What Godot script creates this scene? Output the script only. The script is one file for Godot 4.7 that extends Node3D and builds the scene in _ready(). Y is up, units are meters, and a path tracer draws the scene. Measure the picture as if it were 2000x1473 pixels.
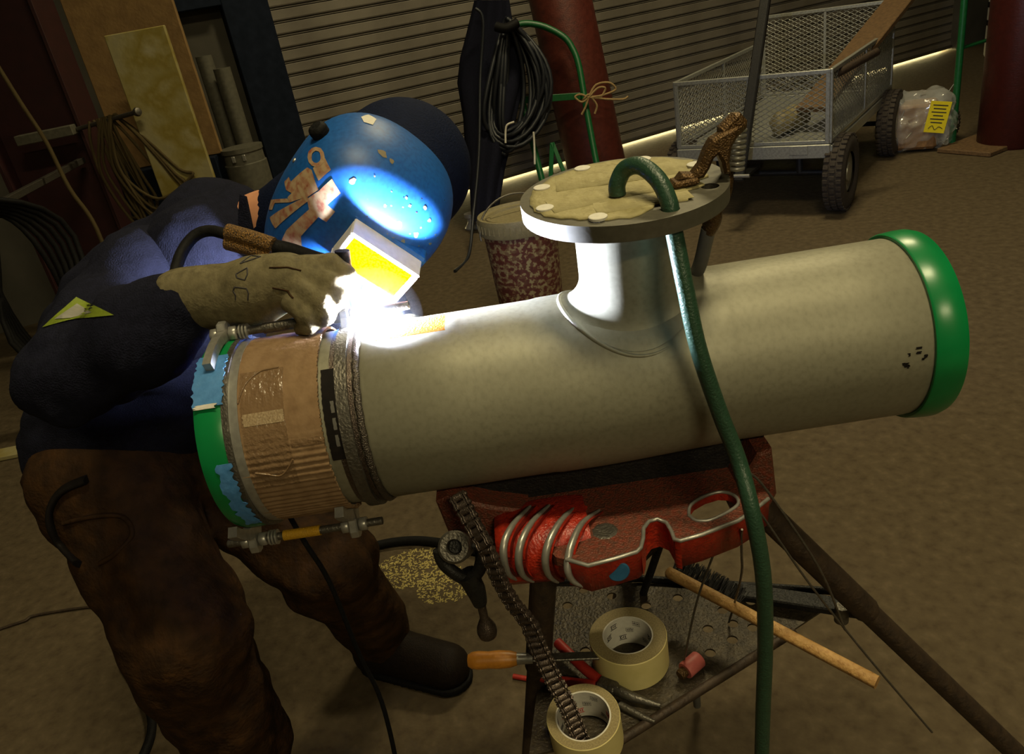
extends Node3D

var M := {}
var names := {}
var TF: Transform3D   # frame of the welded pipe: x along its axis, y up, z towards the front
var RT: Transform3D   # frame of the workshop: x along the shutter wall, z into the room

func _ready() -> void:
	stage()
	materials()
	room()
	pipework()
	vise_stand()
	tray_tools()
	welder()
	background_centre()
	background_right()
	background_left()
	floor_things()

# ---------------------------------------------------------------- camera, light
func stage() -> void:
	var cam := Camera3D.new()
	cam.name = "camera"
	add_child(cam)
	var pitch := deg_to_rad(26.3)
	var roll := deg_to_rad(10.4)
	var fwd := Vector3(0, -sin(pitch), -cos(pitch))
	var up0 := Vector3(0, cos(pitch), -sin(pitch))
	var rgt := Vector3(1, 0, 0) * cos(roll) - up0 * sin(roll)
	var upv := Vector3(1, 0, 0) * sin(roll) + up0 * cos(roll)
	cam.transform = Transform3D(Basis(rgt, upv, -fwd), Vector3(0, 1.45, 0))
	cam.fov = 51.70
	cam.near = 0.02
	cam.far = 60.0
	cam.current = true
	var we := WorldEnvironment.new()
	we.name = "environment"
	var e := Environment.new()
	e.background_mode = Environment.BG_SKY
	var sky := Sky.new()
	var sm := ProceduralSkyMaterial.new()
	sm.sky_top_color = Color(0.9, 0.86, 0.66)
	sm.sky_horizon_color = Color(1.0, 0.93, 0.66)
	sm.ground_bottom_color = Color(0.5, 0.47, 0.4)
	sm.ground_horizon_color = Color(0.8, 0.76, 0.66)
	sm.sky_energy_multiplier = 4.0
	sm.ground_energy_multiplier = 2.0
	sky.sky_material = sm
	e.sky = sky
	e.tonemap_mode = Environment.TONE_MAPPER_LINEAR
	e.tonemap_exposure = 1.3
	e.volumetric_fog_enabled = true
	e.volumetric_fog_density = 0.0
	e.sdfgi_enabled = true
	e.ssao_enabled = true
	e.ssil_enabled = true
	we.environment = e
	add_child(we)
	var dx := Vector3(0.99928, -0.0108, 0.03642).normalized()
	var zl := dx.cross(Vector3.UP).normalized()
	TF = Transform3D(Basis(dx, zl.cross(dx), zl), Vector3(0.0949, 0.998, -0.8711))
	var wx := Vector3(0.904, 0, -0.428).normalized()
	RT = Transform3D(Basis(wx, Vector3.UP, wx.cross(Vector3.UP)), Vector3(-1.172, 0, -5.872))

# ---------------------------------------------------------------- naming helpers
func numbered(called: String) -> String:
	if not names.has(called):
		names[called] = 0
		return called
	names[called] += 1
	return "%s_%03d" % [called, names[called]]

func tag(o: Node3D, label: String, category: String, group := "") -> Node3D:
	o.set_meta("label", label)
	o.set_meta("category", category)
	if group != "":
		o.set_meta("group", group)
	return o

func thing(called: String, label: String, category: String, xf := Transform3D(), group := "") -> Node3D:
	var o := Node3D.new()
	o.name = numbered(called)
	add_child(o)
	o.transform = xf
	return tag(o, label, category, group)

func part(called: String, mesh: Mesh, m: Material, parent: Node3D, xf := Transform3D()) -> MeshInstance3D:
	var o := MeshInstance3D.new()
	o.name = called
	o.mesh = mesh
	o.material_override = m
	parent.add_child(o, true)
	o.transform = xf
	return o

func solo(called: String, mesh: Mesh, m: Material, label: String, category: String, xf := Transform3D(), group := "") -> MeshInstance3D:
	var o := part(numbered(called), mesh, m, self, xf)
	tag(o, label, category, group)
	return o

func struct(called: String, mesh: Mesh, m: Material, xf := Transform3D()) -> MeshInstance3D:
	var o := part(called, mesh, m, self, xf)
	o.set_meta("kind", "structure")
	return o

func at(x: float, y: float, z: float) -> Transform3D:
	return Transform3D(Basis(), Vector3(x, y, z))

func v3(a: Array) -> Vector3:
	return Vector3(a[0], a[1], a[2])

func pts(a: Array) -> PackedVector3Array:
	var r := PackedVector3Array()
	for p in a:
		r.append(Vector3(p[0], p[1], p[2]))
	return r

func aim(a: Vector3, b: Vector3, hint := Vector3.UP) -> Transform3D:
	# y axis from a to b, origin at a
	var y := (b - a).normalized()
	var h := hint if absf(hint.dot(y)) < 0.98 else Vector3(0, 0, 1)
	var x := y.cross(h).normalized()
	return Transform3D(Basis(x, y, x.cross(y)), a)

# ---------------------------------------------------------------- mesh helpers
func begin() -> SurfaceTool:
	var st := SurfaceTool.new()
	st.begin(Mesh.PRIMITIVE_TRIANGLES)
	return st

func tri(st: SurfaceTool, a: Vector3, b: Vector3, c: Vector3) -> void:
	st.add_vertex(a)
	st.add_vertex(b)
	st.add_vertex(c)

func quad(st: SurfaceTool, a: Vector3, b: Vector3, c: Vector3, d: Vector3) -> void:
	tri(st, a, b, c)
	tri(st, a, c, d)

func done(st: SurfaceTool) -> ArrayMesh:
	st.generate_normals()
	return st.commit()

# rings of equal length joined into a skin; bands that turn sharply are creased
func loft_to(st: SurfaceTool, rings: Array, caps := true, crease := 0.75, closed := true, base := 0) -> void:
	var n: int = rings[0].size()
	var grp := base
	var last := Vector3.ZERO
	for i in rings.size() - 1:
		var a: PackedVector3Array = rings[i]
		var b: PackedVector3Array = rings[i + 1]
		var nd := Vector3.ZERO
		for j in range(0, n, maxi(1, n / 4)):
			var k: int = (j + 1) % n
			nd = (b[j] - a[j]).cross(a[k] - a[j]).normalized()
			if nd.length() > 0.5:
				break
		if i > 0 and nd.dot(last) < crease:
			grp += 1
		last = nd
		st.set_smooth_group(grp)
		for j in (n if closed else n - 1):
			var k: int = (j + 1) % n
			quad(st, a[j], a[k], b[k], b[j])
	if caps:
		for e in [0, rings.size() - 1]:
			st.set_smooth_group(base + 900 + e)
			var r: PackedVector3Array = rings[e]
			var c := Vector3.ZERO
			for p in r:
				c += p
			c /= n
			for j in n:
				var k: int = (j + 1) % n
				if e == 0:
					tri(st, c, r[k], r[j])
				else:
					tri(st, c, r[j], r[k])

func loft(rings: Array, caps := true, crease := 0.75, closed := true) -> ArrayMesh:
	var st := begin()
	loft_to(st, rings, caps, crease, closed)
	return done(st)

# profile: [radius, y] pairs turned round the y axis
func lathe_to(st: SurfaceTool, prof: Array, n := 32, xf := Transform3D(), base := 0) -> void:
	var rings := []
	for p in prof:
		var r := PackedVector3Array()
		for j in n:
			var t := TAU * j / n
			r.append(xf * Vector3(p[0] * cos(t), p[1], -p[0] * sin(t)))
		rings.append(r)
	loft_to(st, rings, false, 0.75, true, base)

func lathe(prof: Array, n := 32) -> ArrayMesh:
	var st := begin()
	lathe_to(st, prof, n)
	return done(st)

# the same turned round the x axis
func lathe_x(prof: Array, n := 64, xf := Transform3D()) -> ArrayMesh:
	var st := begin()
	lathe_to(st, prof, n, xf * Transform3D(Basis(Vector3(0, 0, 1), Vector3(1, 0, 0), Vector3(0, 1, 0)), Vector3.ZERO))
	return done(st)

func smooth_path(p: PackedVector3Array, per := 6) -> PackedVector3Array:
	var out := PackedVector3Array()
	for i in p.size() - 1:
		var a: Vector3 = p[maxi(i - 1, 0)]
		var d: Vector3 = p[mini(i + 2, p.size() - 1)]
		for k in per:
			out.append(p[i].cubic_interpolate(p[i + 1], a, d, float(k) / per))
	out.append(p[p.size() - 1])
	return out

func tube_to(st: SurfaceTool, p: PackedVector3Array, r, n := 10, caps := true, base := 0, flat := 1.0) -> void:
	var rings := []
	var up := Vector3.ZERO
	for i in p.size():
		var t := (p[mini(i + 1, p.size() - 1)] - p[maxi(i - 1, 0)]).normalized()
		if up == Vector3.ZERO:
			up = Vector3.UP if absf(t.y) < 0.9 else Vector3(0, 0, 1)
		var x := t.cross(up).normalized()
		up = x.cross(t).normalized()
		var rad: float = r[i] if r is Array or r is PackedFloat32Array else r
		var ring := PackedVector3Array()
		for j in n:
			var a := TAU * j / n
			ring.append(p[i] + x * cos(a) * rad + up * sin(a) * rad * flat)
		rings.append(ring)
	loft_to(st, rings, caps, -2.0, true, base)

func tube(p: PackedVector3Array, r, n := 10, caps := true) -> ArrayMesh:
	var st := begin()
	tube_to(st, p, r, n, caps)
	return done(st)

func rod(a: Vector3, b: Vector3, r: float, n := 12) -> ArrayMesh:
	return tube(PackedVector3Array([a, b]), r, n)

# box with chamfered edges
func bbox_to(st: SurfaceTool, size: Vector3, bev: float, xf := Transform3D()) -> void:
	var h := size / 2
	bev = minf(bev, minf(h.x, minf(h.y, h.z)) * 0.6)
	st.set_smooth_group(-1)
	var pt := func(sx: float, sy: float, sz: float, axis: int) -> Vector3:
		var q := Vector3(sx * h.x, sy * h.y, sz * h.z)
		for k in 3:
			if k != axis:
				q[k] -= signf(q[k]) * bev
		return xf * q
	var sgn := func(axis: int, s: float, a: float, b: float) -> Vector3:
		return Vector3(s, a, b) if axis == 0 else Vector3(b, s, a) if axis == 1 else Vector3(a, b, s)
	for axis in 3:
		for s in [-1.0, 1.0]:
			var c := []
			for ab in [[-1.0, -1.0], [1.0, -1.0], [1.0, 1.0], [-1.0, 1.0]]:
				var g: Vector3 = sgn.call(axis, s, ab[0], ab[1])
				c.append(pt.call(g.x, g.y, g.z, axis))
			if s > 0:
				quad(st, c[0], c[3], c[2], c[1])
			else:
				quad(st, c[0], c[1], c[2], c[3])
	for axis in 3:
		# edges running along this axis
		var b1 := (axis + 1) % 3
		var b2 := (axis + 2) % 3
		for s1 in [-1.0, 1.0]:
			for s2 in [-1.0, 1.0]:
				var lo: Vector3 = sgn.call(axis, -1.0, s1, s2)
				var hi: Vector3 = sgn.call(axis, 1.0, s1, s2)
				var a: Vector3 = pt.call(lo.x, lo.y, lo.z, b1)
				var b: Vector3 = pt.call(hi.x, hi.y, hi.z, b1)
				var c: Vector3 = pt.call(hi.x, hi.y, hi.z, b2)
				var d: Vector3 = pt.call(lo.x, lo.y, lo.z, b2)
				if s1 * s2 > 0:
					quad(st, a, d, c, b)
				else:
					quad(st, a, b, c, d)
	for sx in [-1.0, 1.0]:
		for sy in [-1.0, 1.0]:
			for sz in [-1.0, 1.0]:
				var a: Vector3 = pt.call(sx, sy, sz, 0)
				var b: Vector3 = pt.call(sx, sy, sz, 1)
				var c: Vector3 = pt.call(sx, sy, sz, 2)
				if sx * sy * sz > 0:
					tri(st, a, c, b)
				else:
					tri(st, a, b, c)

func bbox(size: Vector3, bev := 0.004) -> ArrayMesh:
	var st := begin()
	bbox_to(st, size, bev)
	return done(st)

# bar of rectangular section from a to b; wide along the direction given
func bar_to(st: SurfaceTool, a: Vector3, b: Vector3, wide: float, thick: float, hint := Vector3.UP, bev := 0.002) -> void:
	var xf := aim(a, b, hint)
	xf.origin = (a + b) / 2
	bbox_to(st, Vector3(wide, (b - a).length(), thick), bev, xf)

func bar(a: Vector3, b: Vector3, wide: float, thick: float, hint := Vector3.UP, bev := 0.002) -> ArrayMesh:
	var st := begin()
	bar_to(st, a, b, wide, thick, hint, bev)
	return done(st)

# flat outline (x, y) given thickness along z, with chamfered rims
func prism(poly: PackedVector2Array, thick: float, bev := 0.001) -> ArrayMesh:
	var st := begin()
	if Geometry2D.is_polygon_clockwise(poly):
		poly.reverse()
	var inner := PackedVector2Array()
	var n := poly.size()
	for i in n:
		var a := poly[(i + n - 1) % n]
		var b := poly[i]
		var c := poly[(i + 1) % n]
		var m := ((b - a).normalized().orthogonal() + (c - b).normalized().orthogonal()).normalized()
		inner.append(b - m * bev if Geometry2D.is_point_in_polygon(b - m * 0.00001, poly) else b + m * bev)
	var idx := Geometry2D.triangulate_polygon(inner)
	st.set_smooth_group(-1)
	var h := thick / 2
	for k in range(0, idx.size(), 3):
		var a := inner[idx[k]]
		var b := inner[idx[k + 1]]
		var c := inner[idx[k + 2]]
		if (b - a).cross(c - a) > 0:
			var t := b
			b = c
			c = t
		tri(st, Vector3(a.x, a.y, h), Vector3(b.x, b.y, h), Vector3(c.x, c.y, h))
		tri(st, Vector3(a.x, a.y, -h), Vector3(c.x, c.y, -h), Vector3(b.x, b.y, -h))
	var rings := []
	for lv in [[inner, h], [poly, h - bev], [poly, -h + bev], [inner, -h]]:
		var r := PackedVector3Array()
		for q in lv[0]:
			r.append(Vector3(q.x, q.y, lv[1]))
		rings.append(r)
	for i in 3:
		for j in n:
			var k := (j + 1) % n
			quad(st, rings[i][j], rings[i][k], rings[i + 1][k], rings[i + 1][j])
	return done(st)

# tapered capsules joined smoothly and meshed as surface nets.
# bone: [a, b, radius a, radius b, optional axis, optional stretch along it]
var field := PackedFloat32Array()
var f_lo := Vector3.ZERO
var f_n := Vector3i.ZERO
var f_cell := 0.01

func nets(bones: Array, cell: float, k: float, noise: FastNoiseLite = null, amp := 0.0, cuts := []) -> ArrayMesh:
	var lo := Vector3(1e9, 1e9, 1e9)
	var hi := -lo
	for b in bones:
		var g: float = b[5] if b.size() > 5 else 1.0
		var rr: float = maxf(b[2], b[3]) * maxf(g, 1.0) + k + absf(amp) + cell * 3
		lo = lo.min((b[0] as Vector3).min(b[1]) - Vector3.ONE * rr)
		hi = hi.max((b[0] as Vector3).max(b[1]) + Vector3.ONE * rr)
	var nx := int((hi.x - lo.x) / cell) + 2
	var ny := int((hi.y - lo.y) / cell) + 2
	var nz := int((hi.z - lo.z) / cell) + 2
	var vals := PackedFloat32Array()
	vals.resize(nx * ny * nz)
	vals.fill(1.0)
	for b in bones:
		var a: Vector3 = b[0]
		var ab: Vector3 = (b[1] as Vector3) - a
		var l2 := maxf(ab.length_squared(), 1e-9)
		var ra: float = b[2]
		var rb: float = b[3]
		var ax: Vector3 = b[4] if b.size() > 5 else Vector3.ZERO
		var g: float = b[5] if b.size() > 5 else 1.0
		var rr: float = maxf(ra, rb) * maxf(g, 1.0) + k + absf(amp) + cell * 2
		var mn := (a.min(b[1]) - Vector3.ONE * rr - lo) / cell
		var mx := (a.max(b[1]) + Vector3.ONE * rr - lo) / cell
		for z in range(maxi(0, int(mn.z)), mini(nz, int(mx.z) + 2)):
			for y in range(maxi(0, int(mn.y)), mini(ny, int(mx.y) + 2)):
				var row := (z * ny + y) * nx
				for x in range(maxi(0, int(mn.x)), mini(nx, int(mx.x) + 2)):
					var p := lo + Vector3(x, y, z) * cell - a
					var t := clampf(p.dot(ab) / l2, 0.0, 1.0)
					var o := p - ab * t
					if g != 1.0:
						var c := o.dot(ax)
						o -= ax * (c - c / g)
					var d := o.length() - lerpf(ra, rb, t)
					var v := vals[row + x]
					var h := maxf(k - absf(d - v), 0.0) / k
					vals[row + x] = minf(d, v) - h * h * k * 0.25
	for c in cuts:   # [point, normal]: everything on the normal's side is cut away
		for z in nz:
			for y in ny:
				var row := (z * ny + y) * nx
				for x in nx:
					if absf(vals[row + x]) < 0.2:
						var d: float = (lo + Vector3(x, y, z) * cell - (c[0] as Vector3)).dot(c[1])
						vals[row + x] = maxf(vals[row + x], d)
	if noise:
		for z in nz:
			for y in ny:
				var row := (z * ny + y) * nx
				for x in nx:
					if vals[row + x] < 0.25:
						var p := lo + Vector3(x, y, z) * cell
						vals[row + x] += amp * noise.get_noise_3dv(p)
	field = vals
	f_lo = lo
	f_n = Vector3i(nx, ny, nz)
	f_cell = cell
	var ids := PackedInt32Array()
	ids.resize(nx * ny * nz)
	ids.fill(-1)
	var verts := PackedVector3Array()
	var sx := 1
	var sy := nx
	var sz := nx * ny
	var offs := [0, sx, sy, sx + sy, sz, sx + sz, sy + sz, sx + sy + sz]
	var corner := [Vector3(0, 0, 0), Vector3(1, 0, 0), Vector3(0, 1, 0), Vector3(1, 1, 0), Vector3(0, 0, 1), Vector3(1, 0, 1), Vector3(0, 1, 1), Vector3(1, 1, 1)]
	var edges := [[0, 1], [2, 3], [4, 5], [6, 7], [0, 2], [1, 3], [4, 6], [5, 7], [0, 4], [1, 5], [2, 6], [3, 7]]
	for z in nz - 1:
		for y in ny - 1:
			for x in nx - 1:
				var i := (z * ny + y) * nx + x
				if absf(vals[i]) > cell * 4.0:
					continue
				var neg := 0
				for o in offs:
					if vals[i + o] < 0.0:
						neg += 1
				if neg == 0 or neg == 8:
					continue
				var s := Vector3.ZERO
				var c := 0
				for e in edges:
					var v0 := vals[i + offs[e[0]]]
					var v1 := vals[i + offs[e[1]]]
					if (v0 < 0.0) != (v1 < 0.0):
						s += (corner[e[0]] as Vector3).lerp(corner[e[1]], v0 / (v0 - v1))
						c += 1
				ids[i] = verts.size()
				verts.append(lo + (Vector3(x, y, z) + s / c) * cell)
	var idx := PackedInt32Array()
	var dirs := [[sx, sy, sz], [sy, sz, sx], [sz, sx, sy]]
	for z in range(1, nz - 1):
		for y in range(1, ny - 1):
			for x in range(1, nx - 1):
				var i := (z * ny + y) * nx + x
				var v := vals[i]
				if absf(v) > cell * 4.0:
					continue
				for dd in dirs:
					var w := vals[i + dd[0]]
					if (v < 0.0) == (w < 0.0):
						continue
					var a := ids[i]
					var b := ids[i - dd[1]]
					var c := ids[i - dd[1] - dd[2]]
					var d := ids[i - dd[2]]
					if a < 0 or b < 0 or c < 0 or d < 0:
						continue
					if v < 0.0:
						idx.append_array([a, c, b, a, d, c])
					else:
						idx.append_array([a, b, c, a, c, d])
	var nrm := PackedVector3Array()
	nrm.resize(verts.size())
	for q in range(0, idx.size(), 3):
		var fn := (verts[idx[q + 2]] - verts[idx[q]]).cross(verts[idx[q + 1]] - verts[idx[q]])
		nrm[idx[q]] += fn
		nrm[idx[q + 1]] += fn
		nrm[idx[q + 2]] += fn
	for q in nrm.size():
		nrm[q] = nrm[q].normalized()
	var arr := []
	arr.resize(Mesh.ARRAY_MAX)
	arr[Mesh.ARRAY_VERTEX] = verts
	arr[Mesh.ARRAY_NORMAL] = nrm
	arr[Mesh.ARRAY_INDEX] = idx
	var am := ArrayMesh.new()
	am.add_surface_from_arrays(Mesh.PRIMITIVE_TRIANGLES, arr)
	return am

# value of the last meshed field at a point (used to lay straps and pen strokes on a surface)
func field_at(p: Vector3) -> float:
	var q := (p - f_lo) / f_cell
	var i := Vector3i(q)
	if i.x < 0 or i.y < 0 or i.z < 0 or i.x >= f_n.x - 1 or i.y >= f_n.y - 1 or i.z >= f_n.z - 1:
		return 1.0
	var t := q - Vector3(i)
	var o := (i.z * f_n.y + i.y) * f_n.x + i.x
	var sy := f_n.x
	var sz := f_n.x * f_n.y
	var a := lerpf(lerpf(field[o], field[o + 1], t.x), lerpf(field[o + sy], field[o + sy + 1], t.x), t.y)
	var b := lerpf(lerpf(field[o + sz], field[o + sz + 1], t.x), lerpf(field[o + sz + sy], field[o + sz + sy + 1], t.x), t.y)
	return lerpf(a, b, t.z)

func settle(p: Vector3, dir: Vector3, reach := 0.12) -> Vector3:
	var q := p - dir * reach
	for i in 120:
		var d := field_at(q)
		if d < 0.0006:
			return q
		q += dir * clampf(d, 0.0006, reach / 20)
	return p

# ---------------------------------------------------------------- materials
func noise_tex(c: Array, freq: float, seed_: int, size := 512, kind := FastNoiseLite.TYPE_SIMPLEX_SMOOTH, oct := 5, pos: Array = []) -> NoiseTexture2D:
	var t := NoiseTexture2D.new()
	t.width = size
	t.height = size
	t.seamless = true
	t.generate_mipmaps = false
	var n := FastNoiseLite.new()
	n.noise_type = kind
	n.frequency = freq
	n.seed = seed_
	n.fractal_octaves = oct
	t.noise = n
	var g := Gradient.new()
	var offs := PackedFloat32Array()
	var cols := PackedColorArray()
	for i in c.size():
		offs.append(pos[i] if pos.size() else float(i) / (c.size() - 1))
		cols.append(c[i])
	g.offsets = offs
	g.colors = cols
	t.color_ramp = g
	return t

var bumps := {}
func bump_tex(freq: float) -> NoiseTexture2D:
	if not bumps.has(freq):
		bumps[freq] = noise_tex([Color.BLACK, Color.WHITE], freq, 77, 512)
	return bumps[freq]

func mk(key: String, c: Array, scale: float, rough: float, metal := 0.0, freq := 0.012, bump := 0.0, bfreq := 0.05, pos: Array = []) -> StandardMaterial3D:
	var m := StandardMaterial3D.new()
	m.resource_name = key
	m.roughness = rough
	m.metallic = metal
	if c.size() > 1:
		m.albedo_texture = noise_tex(c, freq, key.hash() % 1000, 512, FastNoiseLite.TYPE_SIMPLEX_SMOOTH, 5, pos)
	else:
		m.albedo_color = c[0]
	m.uv1_triplanar = true
	m.uv1_scale = Vector3.ONE * scale
	if bump > 0.0:
		m.heightmap_enabled = true
		m.heightmap_texture = bump_tex(bfreq)
		m.heightmap_scale = bump
	if key == "lens_gold":
		m.metallic_specular = 0.0
	if key in ["film_", "decal", "navy_cloth", "brown_leather", "hood", "belt", "black_rubber", "glove_leather", "boot", "skin", "concrete", "cardboard", "dark_navy_steel", "wall", "old_rope"]:
		m.metallic_specular = 0.2
	M[key] = m
	return m

func rgb(r: int, g: int, b: int) -> Color:
	return Color(r / 255.0, g / 255.0, b / 255.0)

func materials() -> void:
	mk("concrete", [rgb(70, 60, 46), rgb(82, 71, 55), rgb(88, 77, 60), rgb(100, 88, 70)], 1.4, 0.75, 0.0, 0.03, 0.10, 0.10)
	mk("wall", [rgb(70, 68, 62), rgb(88, 84, 76)], 0.4, 0.9)
	mk("ceiling", [rgb(120, 116, 106), rgb(134, 130, 120)], 0.4, 0.9)
	mk("slat", [rgb(110, 103, 94), rgb(124, 117, 107), rgb(132, 125, 114)], 0.5, 0.55, 0.1, 0.01, 0.05)
	mk("stainless", [rgb(126, 123, 106), rgb(140, 137, 119), rgb(147, 144, 126)], 5.0, 0.5, 0.3, 0.04, 0.004, 0.10)
	mk("weld", [rgb(70, 64, 58), rgb(120, 112, 104)], 14.0, 0.45, 0.8, 0.03, 0.2, 0.06)
	mk("bright_steel", [rgb(150, 148, 142), rgb(182, 180, 174)], 8.0, 0.36, 0.6, 0.02)
	mk("dull_steel", [rgb(88, 84, 78), rgb(118, 114, 106)], 8.0, 0.45, 0.75, 0.02, 0.08)
	mk("black_iron", [rgb(26, 26, 28), rgb(46, 44, 42)], 8.0, 0.5, 0.4, 0.02, 0.08)
	mk("oiled_steel", [rgb(70, 60, 54), rgb(126, 114, 106)], 20.0, 0.32, 0.85, 0.03, 0.06)
	mk("rusty_tube", [rgb(38, 31, 27), rgb(62, 50, 40), rgb(78, 62, 46)], 5.0, 0.6, 0.4, 0.02, 0.1)
	mk("red_iron", [rgb(120, 28, 16), rgb(168, 40, 20), rgb(188, 58, 34)], 8.0, 0.38, 0.0, 0.02, 0.12)
	mk("worn_red", [rgb(80, 54, 42), rgb(112, 62, 46), rgb(132, 56, 38)], 10.0, 0.5, 0.15, 0.02, 0.15)
	mk("blue_paint", [rgb(32, 82, 120), rgb(44, 100, 140)], 14.0, 0.45)
	mk("cap_green", [rgb(6, 112, 58), rgb(14, 132, 70)], 3.0, 0.28, 0.0, 0.01)
	mk("blue_tape", [rgb(60, 118, 180), rgb(84, 144, 204)], 8.0, 0.55, 0.0, 0.02, 0.02)
	mk("cardboard", [rgb(120, 95, 70), rgb(138, 112, 84), rgb(148, 122, 94)], 4.0, 0.75, 0.0, 0.02, 0.06)
	mk("cardboard_edge", [rgb(150, 122, 88), rgb(176, 148, 112)], 20.0, 0.8, 0.0, 0.05)
	mk("packing_tape", [rgb(116, 92, 68), rgb(132, 107, 80)], 6.0, 0.22, 0.0, 0.02, 0.12)
	mk("glossy_tape", [rgb(128, 106, 80), rgb(196, 178, 146)], 14.0, 0.15, 0.0, 0.04, 0.06, 0.05)
	mk("masking", [rgb(138, 128, 86), rgb(158, 148, 104), rgb(166, 156, 114)], 6.0, 0.7, 0.0, 0.014, 0.10, 0.04)
	mk("tape_roll", [rgb(206, 192, 128), rgb(222, 208, 148)], 5.0, 0.6, 0.0, 0.01)
	mk("tape_side", [rgb(128, 114, 78), rgb(162, 146, 104)], 30.0, 0.7, 0.0, 0.02)
	mk("card_core", [rgb(206, 202, 192), rgb(222, 218, 208)], 10.0, 0.7, 0.0, 0.02)
	mk("ink_red", [rgb(186, 44, 30)], 1.0, 0.6)
	mk("ink_dark", [rgb(44, 40, 44)], 1.0, 0.6)
	mk("orange_tape", [rgb(214, 142, 20), rgb(232, 162, 34)], 10.0, 0.5, 0.0, 0.02, 0.08)
	mk("yellow_sleeve", [rgb(176, 132, 16), rgb(206, 158, 26)], 20.0, 0.5, 0.0, 0.03, 0.1)
	mk("hose_green", [rgb(34, 62, 46), rgb(46, 76, 58)], 10.0, 0.4, 0.0, 0.02, 0.06)
	mk("truck_green", [rgb(10, 74, 36), rgb(20, 96, 50)], 4.0, 0.4, 0.0, 0.02)
	mk("bronze", [rgb(64, 46, 26), rgb(94, 70, 40), rgb(112, 86, 52)], 14.0, 0.42, 0.6, 0.03, 0.15)
	mk("wood_handle", [rgb(176, 110, 30), rgb(206, 140, 48)], 12.0, 0.4, 0.0, 0.02)
	mk("brush_wood", [rgb(148, 106, 58), rgb(182, 142, 86), rgb(190, 152, 96)], 9.0, 0.6, 0.0, 0.02, 0.08)
	mk("bristle", [rgb(40, 40, 42), rgb(74, 72, 72)], 30.0, 0.4, 0.6)
	mk("plier_red", [rgb(138, 30, 22), rgb(168, 44, 32)], 10.0, 0.5)
	mk("pink_ceramic", [rgb(176, 86, 84), rgb(200, 110, 104)], 14.0, 0.5)
	mk("white_ceramic", [rgb(214, 186, 172), rgb(230, 206, 194)], 14.0, 0.35)
	mk("black_rubber", [rgb(20, 20, 21), rgb(34, 33, 33)], 8.0, 0.6, 0.0, 0.02, 0.05)
	mk("navy_cloth", [rgb(20, 21, 31), rgb(26, 27, 40), rgb(33, 34, 49)], 7.0, 0.92, 0.0, 0.02, 0.12, 0.08)
	mk("brown_leather", [rgb(36, 26, 18), rgb(54, 38, 24), rgb(78, 53, 30)], 4.0, 0.75, 0.0, 0.012, 0.18, 0.05)
	mk("belt", [rgb(22, 20, 20), rgb(34, 30, 28)], 10.0, 0.6)
	mk("glove_leather", [rgb(82, 76, 58), rgb(108, 100, 76), rgb(120, 111, 86)], 9.0, 0.8, 0.0, 0.014, 0.06, 0.05)
	mk("tooled_leather", [rgb(40, 28, 14), rgb(120, 86, 38), rgb(176, 132, 66)], 22.0, 0.5, 0.0, 0.035, 0.4, 0.035, [0.3, 0.5, 0.75])
	mk("skin", [rgb(196, 138, 106), rgb(210, 152, 118)], 6.0, 0.6)
	mk("lime", [rgb(104, 120, 22), rgb(130, 144, 36)], 10.0, 0.7, 0.0, 0.03)
	mk("reflective", [rgb(150, 148, 138), rgb(172, 170, 160)], 10.0, 0.4, 0.3)
	mk("boot", [rgb(26, 22, 20), rgb(42, 34, 28)], 8.0, 0.55, 0.0, 0.02, 0.1)
	mk("helmet", [rgb(18, 68, 132), rgb(24, 86, 160), rgb(30, 96, 172)], 7.0, 0.46, 0.0, 0.03, 0.006)
	mk("helmet_scuff", [rgb(96, 84, 62), rgb(150, 138, 112)], 40.0, 0.6, 0.0, 0.05)
	mk("hood", [rgb(14, 20, 40), rgb(20, 28, 52)], 8.0, 0.8, 0.0, 0.02, 0.1)
	mk("decal", [rgb(136, 72, 58), rgb(150, 100, 80), rgb(164, 138, 108), rgb(176, 156, 126)], 6.0, 0.55, 0.0, 0.02, 0.0, 0.05, [0.15, 0.34, 0.48, 0.9])
	mk("lens_frame", [rgb(196, 192, 186), rgb(214, 210, 204)], 10.0, 0.4)
	mk("lens_gold", [rgb(196, 104, 0), rgb(210, 122, 2)], 22.0, 0.6, 0.0, 0.02)
	mk("bucket_paint", [rgb(70, 28, 18), rgb(88, 38, 24), rgb(138, 124, 84), rgb(156, 142, 100)], 2.2, 0.7, 0.0, 0.03, 0.1, 0.05, [0.0, 0.5, 0.56, 1.0])
	mk("bucket_lid", [rgb(118, 108, 76), rgb(144, 132, 96)], 4.0, 0.6, 0.0, 0.02, 0.1)
	mk("gas_red", [rgb(66, 28, 22), rgb(86, 36, 28), rgb(98, 46, 36)], 2.5, 0.5, 0.1, 0.015, 0.08)
	mk("gas_dark_red", [rgb(54, 14, 10), rgb(72, 20, 14)], 2.5, 0.45, 0.1, 0.015, 0.08)
	mk("sisal", [rgb(150, 122, 80), rgb(186, 158, 112)], 30.0, 0.85, 0.0, 0.04, 0.2)
	mk("old_rope", [rgb(70, 60, 40), rgb(104, 90, 62)], 30.0, 0.9, 0.0, 0.04, 0.2)
	mk("lead_grey", [rgb(84, 82, 78), rgb(100, 98, 94)], 6.0, 0.6)
	mk("flange_steel", [rgb(86, 83, 72), rgb(102, 98, 86)], 6.0, 0.55, 0.3, 0.03, 0.01)
	mk("cable_grey", [rgb(24, 27, 34), rgb(36, 39, 48)], 6.0, 0.45, 0.0, 0.02)
	mk("galvanised", [rgb(142, 142, 136), rgb(176, 176, 168)], 6.0, 0.4, 0.5, 0.02)
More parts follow.
